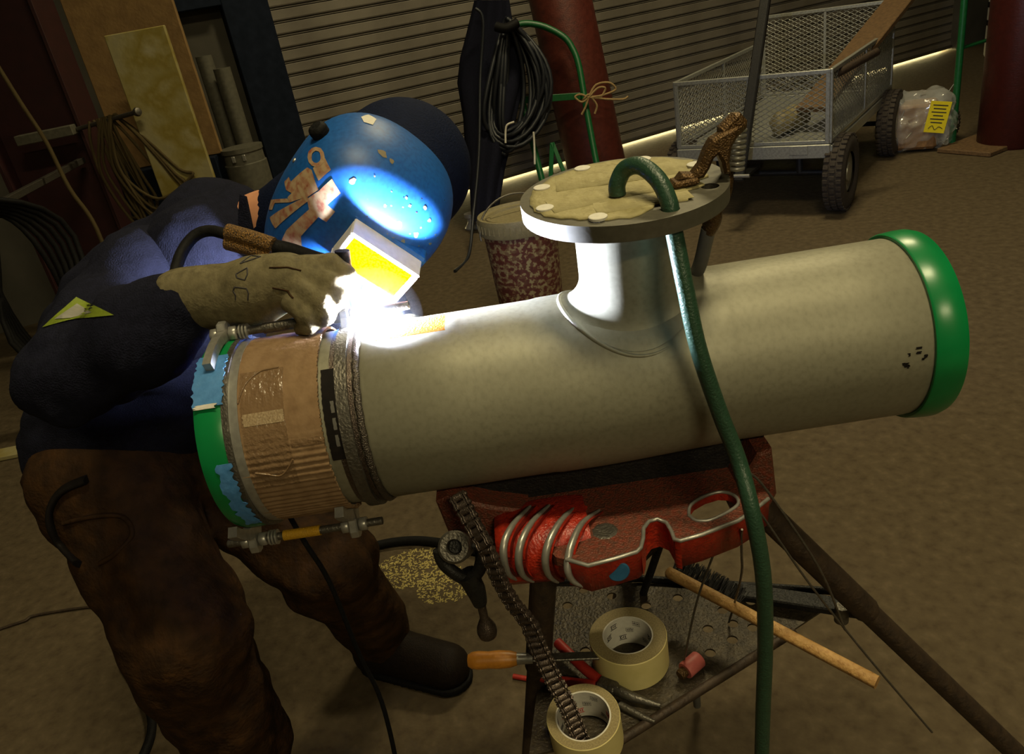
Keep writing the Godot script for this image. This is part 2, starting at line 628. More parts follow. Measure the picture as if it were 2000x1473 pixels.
	mk("tyre", [rgb(44, 38, 32), rgb(66, 56, 46)], 6.0, 0.85, 0.0, 0.02, 0.2)
	mk("old_board", [rgb(74, 54, 32), rgb(98, 74, 46), rgb(112, 86, 56)], 3.0, 0.75, 0.0, 0.02, 0.15)
	mk("orange_board", [rgb(122, 94, 56), rgb(144, 114, 70)], 1.6, 0.75, 0.0, 0.012, 0.08)
	mk("stained_board", [rgb(150, 142, 112), rgb(158, 148, 104), rgb(138, 122, 52), rgb(172, 164, 134)], 0.8, 0.8, 0.0, 0.008, 0.08)
	mk("red_oxide", [rgb(46, 20, 22), rgb(58, 26, 27)], 1.5, 0.6, 0.1, 0.012)
	mk("grey_tube", [rgb(84, 82, 72), rgb(110, 106, 92)], 3.0, 0.6, 0.2, 0.02)
	mk("dark_navy_steel", [rgb(22, 28, 40), rgb(32, 38, 52)], 2.0, 0.6, 0.2)
	mk("paint_flake", [rgb(176, 160, 92), rgb(196, 180, 112)], 10.0, 0.7)
	mk("parcel", [rgb(150, 112, 70), rgb(120, 88, 56)], 6.0, 0.7, 0.0, 0.02)
	mk("yellow_label", [rgb(226, 206, 20), rgb(236, 218, 34)], 10.0, 0.5)
	mk("white_plastic", [rgb(196, 194, 186), rgb(214, 212, 204)], 4.0, 0.4)
	mk("pavement", [rgb(176, 168, 150), rgb(196, 188, 168)], 0.8, 0.9)
	mk("tray_steel", [rgb(48, 42, 34), rgb(66, 58, 46), rgb(80, 70, 54)], 6.0, 0.5, 0.4, 0.02, 0.1)
	var film := StandardMaterial3D.new()
	film.resource_name = "film"
	film.albedo_color = Color(0.92, 0.93, 0.92, 0.22)
	film.transparency = BaseMaterial3D.TRANSPARENCY_ALPHA
	film.roughness = 0.12
	M["film"] = film
	var glow := StandardMaterial3D.new()
	glow.resource_name = "lamp_glow"
	glow.emission_enabled = true
	glow.emission = Color(1.0, 0.93, 0.74)
	glow.emission_energy_multiplier = 4.0
	M["lamp_glow"] = glow
	var arc := StandardMaterial3D.new()
	arc.resource_name = "arc_glow"
	arc.emission_enabled = true
	arc.emission = Color(0.92, 0.95, 1.0)
	arc.emission_energy_multiplier = 40.0
	M["arc_glow"] = arc

# ---------------------------------------------------------------- the workshop
func room() -> void:
	var W0 := -3.6
	var W1 := 8.4
	var D1 := 9.5
	var HT := 5.0
	struct("floor", bbox(Vector3(W1 - W0 + 0.4, 0.2, D1 + 0.44), 0.001), M.concrete, RT * at((W0 + W1) / 2, -0.1, D1 / 2 - 0.02))
	struct("ceiling", bbox(Vector3(W1 - W0 + 0.4, 0.2, D1 + 0.4), 0.001), M.ceiling, RT * at((W0 + W1) / 2, HT + 0.1, D1 / 2))
	struct("wall_left", bbox(Vector3(0.2, HT + 0.1, D1 + 0.1), 0.001), M.wall, RT * at(W0 - 0.1, HT / 2, D1 / 2))
	struct("wall_right", bbox(Vector3(0.2, HT + 0.1, D1 + 0.1), 0.001), M.wall, RT * at(W1 + 0.1, HT / 2, D1 / 2))
	struct("wall_front", bbox(Vector3(W1 - W0 + 0.4, HT + 0.1, 0.2), 0.001), M.wall, RT * at((W0 + W1) / 2, HT / 2, D1 + 0.1))
	var st := begin()
	bbox_to(st, Vector3(-W0 + 0.2, HT + 0.1, 0.2), 0.001, at((W0 - 0.2) / 2, HT / 2, -0.1))
	bbox_to(st, Vector3(W1 - 7.5 + 0.2, HT + 0.1, 0.2), 0.001, at((W1 + 7.7) / 2, HT / 2, -0.1))
	bbox_to(st, Vector3(7.6, HT - 3.4, 0.2), 0.001, at(3.75, (HT + 3.5) / 2, -0.1))
	struct("wall_back", done(st), M.wall, RT)
	struct("outside_pavement", bbox(Vector3(16, 0.2, 6), 0.001), M.pavement, RT * at(3.75, -0.102, -3.24))
	# roll-up shutter made of interlocking slats
	var door := Node3D.new()
	door.name = "door_1"
	door.set_meta("kind", "structure")
	add_child(door)
	door.transform = RT * at(0, 0, -0.09)
	var pitch := 0.0862
	var prof := [[0.0, -0.016], [0.001, 0.003], [0.009, 0.007], [0.062, 0.007], [0.066, 0.003], [0.067, -0.016], [0.0715, -0.016], [0.073, 0.002], [0.0770, 0.002], [0.0785, -0.016], [0.0862, -0.016]]
	var s := begin()
	s.set_smooth_group(-1)
	for i in prof.size() - 1:
		var a: Array = prof[i]
		var b: Array = prof[i + 1]
		quad(s, Vector3(0, a[0], a[1]), Vector3(0, b[0], b[1]), Vector3(7.5, b[0], b[1]), Vector3(7.5, a[0], a[1]))
	quad(s, Vector3(0, 0, -0.024), Vector3(7.5, 0, -0.024), Vector3(7.5, pitch, -0.024), Vector3(0, pitch, -0.024))
	quad(s, Vector3(0, 0, -0.02), Vector3(0, 0, -0.012), Vector3(7.5, 0, -0.012), Vector3(7.5, 0, -0.02))
	var sm := done(s)
	for i in 41:
		part("slat", sm, M.slat, door, at(0, 0.034 + i * pitch, 0))
	part("bottom_bar", bbox(Vector3(7.5, 0.03, 0.03), 0.004), M.dull_steel, door, at(3.75, 0.040, 0.016))
	# ceiling lamps
	high_bay(Vector3(0.55, 4.55, -0.25), 6.0, "long ceiling lamp above the pipe vise")
	high_bay(Vector3(1.6, 4.55, -4.1), 8.0, "long ceiling lamp above the mesh cart")
	high_bay(Vector3(1.1, 3.4, 2.6), 5.0, "long ceiling lamp behind the place of the photographer")

func high_bay(p: Vector3, energy: float, label: String) -> void:
	var t := thing("ceiling_lamp", label, "lamp", at(p.x, p.y, p.z), "ceiling lamps")
	part("housing", bbox(Vector3(1.3, 0.09, 0.36), 0.01), M.white_plastic, t, at(0, 0.05, 0))
	part("diffuser", bbox(Vector3(1.2, 0.02, 0.28), 0.004), M.lamp_glow, t)
	part("hanger", rod(Vector3(0, 0.09, 0), Vector3(0, 5.0 - p.y, 0), 0.01), M.dull_steel, t)
	var l := AreaLight3D.new()
	l.name = "light"
	l.area_size = Vector2(1.2, 0.28)
	l.light_energy = energy
	l.light_color = Color(1.0, 0.93, 0.72)
	l.area_range = 25.0
	l.shadow_enabled = true
	t.add_child(l)
	l.position = Vector3(0, -0.02, 0)
	l.rotation_degrees.x = -90

# ---------------------------------------------------------------- the pipe being welded
const R := 0.1095

func lift(s: float) -> float:   # the fitting past the tee sits a little proud
	return 0.0067 * smoothstep(-0.02, 0.18, s)

func around(s: float, deg: float, r: float) -> Vector3:
	var a := deg_to_rad(deg)
	return Vector3(s, r * sin(a) + lift(s), r * cos(a))

# sheet laid on the pipe between two edges (s as function of angle)
func drape(s0: float, s1: float, a0: float, a1: float, r: float, thick: float, ns: int, na: int, rough_edge := 0.0, ripple = null, seed_ := 1) -> ArrayMesh:
	var rng := RandomNumberGenerator.new()
	rng.seed = seed_
	var e0 := []
	var e1 := []
	for j in na + 1:
		e0.append(rng.randf_range(-1, 1) * rough_edge)
		e1.append(rng.randf_range(-1, 1) * rough_edge)
	var st := begin()
	st.set_smooth_group(0)
	var g := func(i: int, j: int, lay: float) -> Vector3:
		var t := float(i) / ns
		var ang := lerpf(a0, a1, float(j) / na)
		var s := lerpf(s0 + e0[j], s1 + e1[j], t)
		var extra: float = ripple.call(t, ang) if ripple != null else 0.0
		return around(s, ang, r + lay + extra)
	for i in ns:
		for j in na:
			quad(st, g.call(i, j, thick), g.call(i, j + 1, thick), g.call(i + 1, j + 1, thick), g.call(i + 1, j, thick))
	st.set_smooth_group(1)
	for j in na:
		quad(st, g.call(0, j, 0.0), g.call(0, j + 1, 0.0), g.call(0, j + 1, thick), g.call(0, j, thick))
		quad(st, g.call(ns, j, thick), g.call(ns, j + 1, thick), g.call(ns, j + 1, 0.0), g.call(ns, j, 0.0))
	st.set_smooth_group(2)
	for i in ns:
		quad(st, g.call(i, 0, 0.0), g.call(i, 0, thick), g.call(i + 1, 0, thick), g.call(i + 1, 0, 0.0))
		quad(st, g.call(i, na, thick), g.call(i, na, 0.0), g.call(i + 1, na, 0.0), g.call(i + 1, na, thick))
	return done(st)

func pipework() -> void:
	var t := thing("pipe_spool", "large grey steel pipe with a flanged branch lying across the red vise", "pipe", TF)
	# run
	var rings := []
	for q in [[-0.266, 0.100], [-0.266, R - 0.003], [-0.262, R], [-0.15, R], [-0.06, R], [-0.05, R + 0.0012], [0.0, R + 0.0014], [0.03, R + 0.0014], [0.06, R + 0.0014], [0.09, R + 0.0014], [0.12, R + 0.0014], [0.155, R + 0.0014], [0.163, R + 0.0006], [0.168, R], [0.30, R], [0.398, R], [0.402, R - 0.002], [0.402, 0.1]]:
		var ring := PackedVector3Array()
		for j in 96:
			ring.append(around(q[0], 360.0 * j / 96, q[1]))
		rings.append(ring)
	part("run", loft(rings, false, 0.6), M.stainless, t)
	part("stub", lathe_x([[0.085, -0.448], [R, -0.448], [R, -0.272], [0.1, -0.272]]), M.stainless, t)
	part("end_ring", lathe_x([[0.1, -0.424], [0.114, -0.424], [0.1165, -0.4215], [0.1165, -0.405], [0.108, -0.405]]), M.bright_steel, t)
	var wb := []
	for j in 97:
		var a := TAU * j / 96
		wb.append(Vector3(-0.269 + 0.0006 * sin(a * 30), R * sin(a), R * cos(a)))
	part("weld_bead", tube(PackedVector3Array(wb), 0.0045, 8, false), M.weld, t)
	part("heat_band", drape(-0.30, -0.2735, 0, 359.9, R, 0.0015, 2, 90), M.oiled_steel, t)
	# branch with its swept saddle
	var BX := Transform3D(Basis(Vector3.RIGHT, 0.07), Vector3.ZERO)
	var rb := 0.0585
	var sb := 0.061
	var fil := 0.026
	var br := []
	for lv in 12:
		var ring := PackedVector3Array()
		for j in 72:
			var ph := TAU * j / 72
			var u := Vector2(cos(ph), sin(ph))
			var rho := rb
			var y := 0.215
			if lv >= 2:
				var k := float(lv - 2) / 9.0 * PI / 2
				rho = rb + fil * (1.0 - cos(k))
				var ys := sqrt(maxf(0.0, (R + 0.002) * (R + 0.002) - pow((rb + fil) * u.y, 2)))
				var ys0 := sqrt(maxf(0.0, R * R - pow(rb * u.y, 2))) + 0.030
				y = lerpf(ys0, ys, sin(k))
			elif lv == 1:
				y = 0.16
			ring.append(BX * Vector3(sb + rho * u.x, y + lift(sb + rho * u.x), rho * u.y))
		br.append(ring)
	part("branch", loft(br, false, 0.3), M.stainless, t)
	var sw := PackedVector3Array()
	for j in 73:
		var ph := TAU * j / 72
		var rr := rb + fil + 0.001
		sw.append(BX * Vector3(sb + rr * cos(ph), sqrt(R * R - pow(rr * sin(ph), 2)) + lift(sb) - 0.0012, rr * sin(ph)))
	part("saddle_weld", tube(sw, 0.0030, 8, false), M.stainless, t)
	# flange with bolt holes
	var fl := CSGCombiner3D.new()
	fl.name = "flange"
	t.add_child(fl)
	fl.transform = TFL()
	var disc := CSGCylinder3D.new()
	disc.name = "disc"
	disc.radius = 0.1145
	disc.height = 0.018
	disc.sides = 96
	disc.material = M.flange_steel
	fl.add_child(disc)
	disc.position.y = -0.009
	for k in 8:
		var hole := CSGCylinder3D.new()
		hole.name = "hole"
		hole.operation = CSGShape3D.OPERATION_SUBTRACTION
		hole.radius = 0.0096
		hole.height = 0.06
		hole.sides = 24
		hole.material = M.dull_steel
		fl.add_child(hole, true)
		var a := deg_to_rad(BOLT0 + k * 45.0)
		hole.position = Vector3(0.0952 * cos(a), -0.009, -0.0952 * sin(a))
	part("hub", lathe([[rb - 0.002, -0.04], [rb + 0.0005, -0.04], [rb + 0.012, -0.0185], [rb - 0.002, -0.0185]], 72), M.stainless, t, TFL())
	var rs := RandomNumberGenerator.new()
	rs.seed = 44
	for k in 9:
		var sa := 7.0 + rs.randf_range(-7.0, 5.0)
		var sc := 0.372 - absf(rs.randf_range(0.0, 0.03))
		part("scorch_mark", drape(sc - rs.randf_range(0.002, 0.006), sc, sa - rs.randf_range(0.5, 1.4), sa + rs.randf_range(0.5, 1.4), R, 0.0003, 2, 5, 0.0012, null, 50 + k), M.belt, t)
	# masking tape stuck over the flange face
	var tp := thing("masking_tape_cover", "crumpled cream masking tape stuck across the top of the round flange", "tape", TF * TFL())
	var outline := []
	var rng := RandomNumberGenerator.new()
	rng.seed = 5
	for j in 60:
		var a := 360.0 * j / 60
		var rr := 0.104 + rng.randf_range(-0.003, 0.003)
		if a > 275 and a < 352:   # bare steel by the hose and the clamp
			rr = 0.080 + rng.randf_range(-0.005, 0.005) - 0.008 * sin(a * 0.2)
		if a >= 352 or a < 25:
			rr = 0.088 + rng.randf_range(-0.006, 0.006)
		if a > 225 and a <= 275:
			rr = 0.098 + rng.randf_range(-0.003, 0.003)
		outline.append(Vector2(rr * cos(deg_to_rad(a)), rr * sin(deg_to_rad(a))))
	var fn := FastNoiseLite.new()
	fn.seed = 9
	fn.frequency = 28.0
	fn.fractal_octaves = 4
	var st := begin()
	st.set_smooth_group(0)
	var rows := 14
	var cp := func(i: int, j: int) -> Vector3:
		var o: Vector2 = outline[j % 60] * (float(i) / rows)
		return Vector3(o.x, 0.0012 + 0.0016 * (0.5 + 0.5 * fn.get_noise_2d(o.x, o.y)) + (0.0012 * absf(fn.get_noise_2d(o.x * 3.0 + 4.0, o.y * 0.6))), -o.y)
	for i in rows:
		for j in 60:
			if i == 0:
				tri(st, cp.call(0, j), cp.call(1, j + 1), cp.call(1, j))
			else:
				quad(st, cp.call(i, j), cp.call(i, j + 1), cp.call(i + 1, j + 1), cp.call(i + 1, j))
	for j in 60:
		var p: Vector3 = cp.call(rows, j)
		var q: Vector3 = cp.call(rows, j + 1)
		quad(st, p, q, Vector3(q.x, 0.0002, q.z), Vector3(p.x, 0.0002, p.z))
	part("sheet", done(st), M.masking, tp)
	# long overlapping strips and creases
	for sd in [[-0.01, 0.03, 8.0, 0.15, 0.045], [0.0, -0.028, -4.0, 0.14, 0.05], [0.01, 0.068, 3.0, 0.1, 0.035]]:
		var g := begin()
		g.set_smooth_group(0)
		var nn := 30
		for i in nn:
			var x0 := -0.5 + float(i) / nn
			var x1 := -0.5 + float(i + 1) / nn
			var f0 := 0.0006 * fn.get_noise_2d(x0 * 0.9, sd[1] * 9.0)
			var f1 := 0.0006 * fn.get_noise_2d(x1 * 0.9, sd[1] * 9.0)
			var L: float = sd[3]
			var B: float = sd[4] / 2
			quad(g, Vector3(x0 * L, 0.0030 + f0, -B), Vector3(x1 * L, 0.0030 + f1, -B), Vector3(x1 * L, 0.0030 + f1 * 1.5, B), Vector3(x0 * L, 0.0030 + f0 * 1.5, B))
			quad(g, Vector3(x0 * L, 0.0030 + f0 * 1.5, B), Vector3(x1 * L, 0.0030 + f1 * 1.5, B), Vector3(x1 * L, 0.002, B), Vector3(x0 * L, 0.002, B))
		part("strip", done(g), M.masking, tp, Transform3D(Basis(Vector3.UP, deg_to_rad(sd[2])), Vector3(sd[0], 0, sd[1] - 0.01)))
	for k in 8:
		var a := BOLT0 + k * 45.0
		if k in [6, 7]:
			continue
		var dm := lathe([[0.0, 0.0042], [0.0088, 0.0042], [0.0098, 0.0036], [0.0098, 0.001]], 20)
		var dp := part("hole_patch", dm, M.card_core, tp, at(0.0952 * cos(deg_to_rad(a)), 0, -0.0952 * sin(deg_to_rad(a))))
		dp.set_meta("label", "pale disc of tape over a bolt hole")
	# plastic end caps
	var cap := thing("pipe_end_cap", "bright green plastic cap on the bare right end of the pipe", "pipe cap", TF * at(0, 0.0067, 0))
	part("shell", lathe_x([[0.1102, 0.376], [0.1135, 0.376], [0.1150, 0.3785], [0.1165, 0.395], [0.1165, 0.404], [0.1140, 0.4115], [0.106, 0.415], [0.0, 0.416]], 96), M.cap_green, cap)
	var ring_ := thing("pipe_end_cap", "dark green plastic ring with torn blue tape on the left end of the pipe", "pipe cap", TF)
	part("shell", lathe_x([[0.1, -0.419], [0.1170, -0.419], [0.1188, -0.422], [0.1205, -0.436], [0.1205, -0.448], [0.1180, -0.455], [0.104, -0.457], [0.0, -0.458]], 96), M.cap_green, ring_)
	var wrinkle := func(tt: float, ang: float) -> float:
		return 0.0012 * fn.get_noise_2d(tt * 0.12, ang * 0.004) + 0.0006
	part("blue_tape", drape(-0.4545, -0.4195, 44, 78, 0.1206, 0.0008, 6, 24, 0.002, wrinkle, 3), M.blue_tape, ring_)
	part("blue_tape", drape(-0.437, -0.4205, -38, 12, 0.1206, 0.0010, 6, 26, 0.003, wrinkle, 8), M.blue_tape, ring_)
	part("tape_flap", drape(-0.450, -0.426, 42.5, 45, 0.1225, 0.0012, 5, 8, 0.003, wrinkle, 12), M.card_core, ring_)
	# cardboard sleeve: smooth on top, corrugations showing below
	var cb := thing("cardboard_sleeve", "brown corrugated cardboard wrapped and taped round the left end of the pipe", "cardboard")
	cb.transform = TF
	var corr := func(tt: float, ang: float) -> float:
		var amt := smoothstep(30.0, 0.0, ang)
		return 0.0011 * amt * sin(ang * 1.55) * (0.7 + 0.3 * sin(tt * 5.0 + ang)) + 0.0007 * fn.get_noise_2d(tt * 0.15, ang * 0.003) + 0.002
	part("sheet", drape(-0.414, -0.3125, -70, 160, 0.1105, 0.003, 12, 300, 0.0009, corr, 21), M.cardboard, cb)
	var smooth_r := func(tt: float, ang: float) -> float:
		return corr.call(tt, ang) + 0.0002
	part("packing_tape", drape(-0.402, -0.352, -8, 63, 0.1135, 0.0004, 10, 80, 0.0006, smooth_r, 22), M.packing_tape, cb)
	part("shiny_tape", drape(-0.4, -0.353, 30, 37, 0.1141, 0.0003, 10, 16, 0.0012, smooth_r, 23), M.glossy_tape, cb)
	part("tape_end", drape(-0.35, -0.312, 15, 19, 0.1141, 0.0006, 8, 6, 0.0006, smooth_r, 24), M.packing_tape, cb)
	# wavy torn tape fold
	var fold := PackedVector3Array()
	for q in [[-0.404, 44], [-0.400, 50], [-0.392, 57], [-0.380, 62], [-0.366, 63], [-0.357, 63]]:
		fold.append(around(q[0], q[1], 0.1165))
	part("tape_fold", tube(smooth_path(fold), 0.0012, 6), M.packing_tape, cb)
	var fold2 := PackedVector3Array()
	for q in [[-0.398, 3], [-0.385, 1], [-0.372, -1], [-0.362, 2], [-0.352, 8]]:
		fold2.append(around(q[0], q[1], 0.1165))
	part("tape_fold", tube(smooth_path(fold2), 0.0012, 6), M.packing_tape, cb)
	# orange tape strip beside the joint
	solo("orange_tape_strip", drape(-0.246, -0.163, 76, 100, R, 0.0006, 8, 10, 0.0006, null, 31), M.orange_tape, "short strip of orange tape on top of the pipe beside the arc", "tape", TF)
	# dark glossy decal band hanging at the sleeve's right edge
	var lbl := thing("rating_tape", "narrow black label with white print on the pipe beside the cardboard", "label", TF)
	part("strip", drape(-0.309, -0.2925, 2, 58, R + 0.0016, 0.0008, 3, 40, 0.0006, null, 41), M.belt, lbl)
	for q in [[-0.3, 34], [-0.3, 24], [-0.3005, 14]]:
		part("print", drape(q[0], q[0] + 0.004, q[1] - 3.5, q[1] + 3.5, R + 0.0025, 0.0002, 1, 6, 0.0004, null, int(q[1])), M.lead_grey, lbl)
	alignment_clamp()
	purge_hose()
	ground_clamp()
	arc_and_torch()

const BOLT0 := 20.0

func TFL() -> Transform3D:   # frame of the flange's top face, inside the pipe's frame
	var b := Basis(Vector3.RIGHT, 0.07)
	return Transform3D(b, Vector3(0.061, 0, 0) + b.y * 0.2365)

func alignment_clamp() -> void:
	var t := thing("alignment_clamp", "steel pipe alignment clamp with threaded rods bridging the cardboard sleeve", "clamp", TF)
	part("left_band", lathe_x([[0.1168, -0.4225], [0.1205, -0.4225], [0.1205, -0.4155], [0.1168, -0.4155]], 72, at(0.0, 0, 0)), M.dull_steel, t)
	part("right_band", lathe_x([[R + 0.001, -0.2925], [R + 0.007, -0.2925], [R + 0.007, -0.2785], [R + 0.001, -0.2785]], 72), M.dull_steel, t)
	var nut_m := lathe([[0.0, -0.005], [0.0085, -0.005], [0.0095, -0.004], [0.0095, 0.004], [0.0085, 0.005], [0.0, 0.005]], 6)
	var disc_m := lathe([[0.0, -0.0012], [0.0098, -0.0012], [0.0098, 0.0012], [0.0, 0.0012]], 18)
	var along := Basis(Vector3(0, 1, 0), Vector3(1, 0, 0), Vector3(0, 0, -1))
	for q in [[102.0, 0.1275, -0.442, -0.205, -0.437, -0.285], [-68.0, 0.1400, -0.492, -0.288, -0.4560, -0.3250], [215.0, 0.138, -0.48, -0.25, -0.45, -0.29]]:
		var a := deg_to_rad(q[0])
		var y: float = q[1] * sin(a)
		var z: float = q[1] * cos(a)
		var rm := lathe([[0.0, q[2]], [0.004, q[2]], [0.0052, q[2] + 0.001], [0.0052, q[3] - 0.001], [0.004, q[3]], [0.0, q[3]]], 14)
		part("tie_rod", rm, M.dull_steel, t, Transform3D(along, Vector3(0, y, z)))
		for k in 2:
			var s: float = q[4 + k]
			# lug: a rounded flat finger standing on the pipe
			var lug := PackedVector2Array()
			var inner: float = 0.108 if k == 1 else 0.118
			var span: float = q[1] + 0.017 - inner
			for e in [[-0.020, 0.0], [-0.012, span * 0.5], [-0.0125, span - 0.010], [-0.008, span - 0.002], [0.0, span], [0.008, span - 0.002], [0.0125, span - 0.010], [0.012, span * 0.5], [0.020, 0.0]]:
				lug.append(Vector2(e[0], e[1]))
			var radial := Vector3(0, sin(a), cos(a))
			var tang := Vector3(0, cos(a), -sin(a))
			part("lug", prism(lug, 0.011, 0.0015), M.bright_steel, t, Transform3D(Basis(tang, radial, Vector3(1, 0, 0)), Vector3(s, 0, 0) + radial * inner))
			if q[0] < 0:
				part("arm", drape(s - 0.0055, s + 0.0055, -66, -38, 0.1175 if k == 1 else 0.1222, 0.013, 2, 14), M.bright_steel, t)
			elif k == 0 and q[0] < 180:
				part("arm", drape(s - 0.004, s + 0.006, 66, 100, 0.1222, 0.012, 2, 14), M.bright_steel, t)
			for sd in [-1, 1]:
				part("nut", nut_m, M.bright_steel, t, Transform3D(along, Vector3(s + sd * 0.0115, y, z)))
		for k in 3:
			part("washer", disc_m, M.bright_steel, t, Transform3D(along, Vector3(q[4] + 0.021 + k * 0.0042, y, z)))
		part("sleeve", lathe([[0.0, -0.024], [0.0068, -0.024], [0.0068, 0.024], [0.0, 0.024]], 14), M.yellow_sleeve if q[0] < 0 else M.dull_steel, t, Transform3D(along, Vector3(lerpf(q[4], q[5], 0.52) - 0.006, y, z)))

func purge_hose() -> void:
	var loc := pts([[0.050, 0.238, 0.050], [0.051, 0.250, 0.050], [0.060, 0.264, 0.052], [0.074, 0.268, 0.066], [0.087, 0.256, 0.088], [0.0930, 0.236, 0.1035], [0.0940, 0.218, 0.107], [0.0965, 0.195, 0.110], [0.100, 0.150, 0.124], [0.107, 0.086, 0.138], [0.124, 0.012, 0.146], [0.140, -0.047, 0.158], [0.1445, -0.095, 0.188], [0.152, -0.174, 0.20], [0.154, -0.277, 0.20], [0.150, -0.408, 0.20], [0.144, -0.56, 0.205], [0.13, -0.75, 0.23], [0.11, -0.92, 0.30], [0.09, -0.984, 0.45]])
	solo("purge_hose", tube(smooth_path(loc, 8), 0.0092, 16), M.hose_green, "dark green rubber hose looping from the flange and hanging in front of the pipe", "hose", TF)

func ground_clamp() -> void:
	var t := thing("ground_clamp", "worn bronze spring clamp biting the right edge of the flange", "clamp", TF)
	var mk_jaw := func(path: Array, rad: Array, w: float) -> ArrayMesh:
		var st := begin()
		tube_to(st, smooth_path(pts(path), 5), _spread(rad, 5), 12, true, 0, w)
		return done(st)
	# upper jaw: an arched cheek plate rising from the mouth to the handle
	var cheek := PackedVector2Array()
	for q in [[0.1135, 0.2440], [0.1191, 0.2500], [0.1304, 0.2480], [0.1382, 0.2562], [0.1450, 0.2706], [0.1517, 0.2802], [0.1618, 0.2850], [0.1800, 0.2890], [0.1776, 0.2770], [0.1720, 0.2685], [0.1695, 0.2540], [0.1706, 0.2420], [0.1640, 0.2418], [0.1612, 0.2552], [0.1575, 0.2634], [0.1530, 0.2600], [0.1480, 0.2500], [0.1420, 0.2420], [0.1290, 0.2405]]:
		cheek.append(Vector2(q[0], q[1]))
	part("upper_jaw", prism(cheek, 0.020, 0.0035), M.bronze, t, at(0, 0, 0.046))
	part("handle", bbox(Vector3(0.022, 0.030, 0.018), 0.006), M.bronze, t, Transform3D(Basis(Vector3(0, 0, 1), -0.9), Vector3(0.176, 0.287, 0.042)))
	part("lip", bbox(Vector3(0.028, 0.007, 0.026), 0.003), M.bronze, t, Transform3D(Basis(Vector3(0, 0, 1), 0.05), Vector3(0.122, 0.2405, 0.048)))
	part("lower_jaw", mk_jaw.call([[0.128, 0.212, 0.040], [0.142, 0.206, 0.042], [0.152, 0.196, 0.040], [0.150, 0.184, 0.040], [0.147, 0.176, 0.040]], [0.010, 0.014, 0.014, 0.011, 0.008], 0.8), M.bronze, t)
	part("pivot", mk_jaw.call([[0.168, 0.268, 0.020], [0.178, 0.240, 0.015], [0.172, 0.214, 0.022], [0.156, 0.200, 0.034]], [0.007, 0.006, 0.008, 0.010], 1.0), M.bronze, t)
	var sp := PackedVector3Array()
	for i in 8 * 14 + 1:
		var a := TAU * i / 14
		sp.append(Vector3(0.1815, 0.244, 0.030) + Vector3(0.0085 * cos(a), 0.046 * i / 112.0 - 0.004, 0.0085 * sin(a)) + Vector3(0.004, 0, 0) * (i / 112.0))
	part("spring", tube(sp, 0.0024, 7), M.bright_steel, t)
	part("cable", tube(smooth_path(pts([[0.148, 0.182, 0.040], [0.1455, 0.165, 0.034], [0.1415, 0.125, 0.010], [0.138, 0.06, -0.07], [0.14, -0.1, -0.16], [0.15, -0.5, -0.22], [0.17, -0.98, -0.3]]), 6), 0.0082, 12), M.lead_grey, t)

func _spread(r: Array, per: int) -> PackedFloat32Array:
	var out := PackedFloat32Array()
	for i in r.size() - 1:
		for k in per:
			out.append(lerpf(r[i], r[i + 1], float(k) / per))
	out.append(r[r.size() - 1])
	return out

func arc_and_torch() -> void:
	var p := TF * Vector3(-0.256, 0.1140, -0.026)
	var a := thing("welding_arc", "blinding white welding arc on top of the pipe under the helmet", "arc", at(p.x, p.y, p.z))
	var sm := SphereMesh.new()
	sm.radius = 0.020
	sm.height = 0.040
	part("flame", sm, M.arc_glow, a)
	var l := OmniLight3D.new()
	l.name = "light"
	l.light_energy = 2.2
	l.light_size = 0.012
	l.omni_range = 20.0
	l.omni_attenuation = 2.0
	l.light_color = Color(0.86, 0.9, 1.0)
	l.shadow_enabled = true
	a.add_child(l)
	# fume round the arc, thickest at its root
	for q in [[0.026, 0.40], [0.042, 0.10], [0.065, 0.025]]:
		var fume := FogVolume.new()
		fume.name = "fume"
		fume.size = Vector3.ONE * q[0] * 2.0
		fume.shape = RenderingServer.FOG_VOLUME_SHAPE_ELLIPSOID
		var fm := FogMaterial.new()
		fm.density = q[1]
		fm.albedo = Color(0.92, 0.94, 1.0)
		fume.material = fm
		a.add_child(fume, true)

# ---------------------------------------------------------------- chain vise on its tripod
func xz(a: Array) -> PackedVector2Array:   # (s, w) outline for a part lying flat
	var r := PackedVector2Array()
	for p in a:
		r.append(Vector2(p[0], p[1]))
	return r

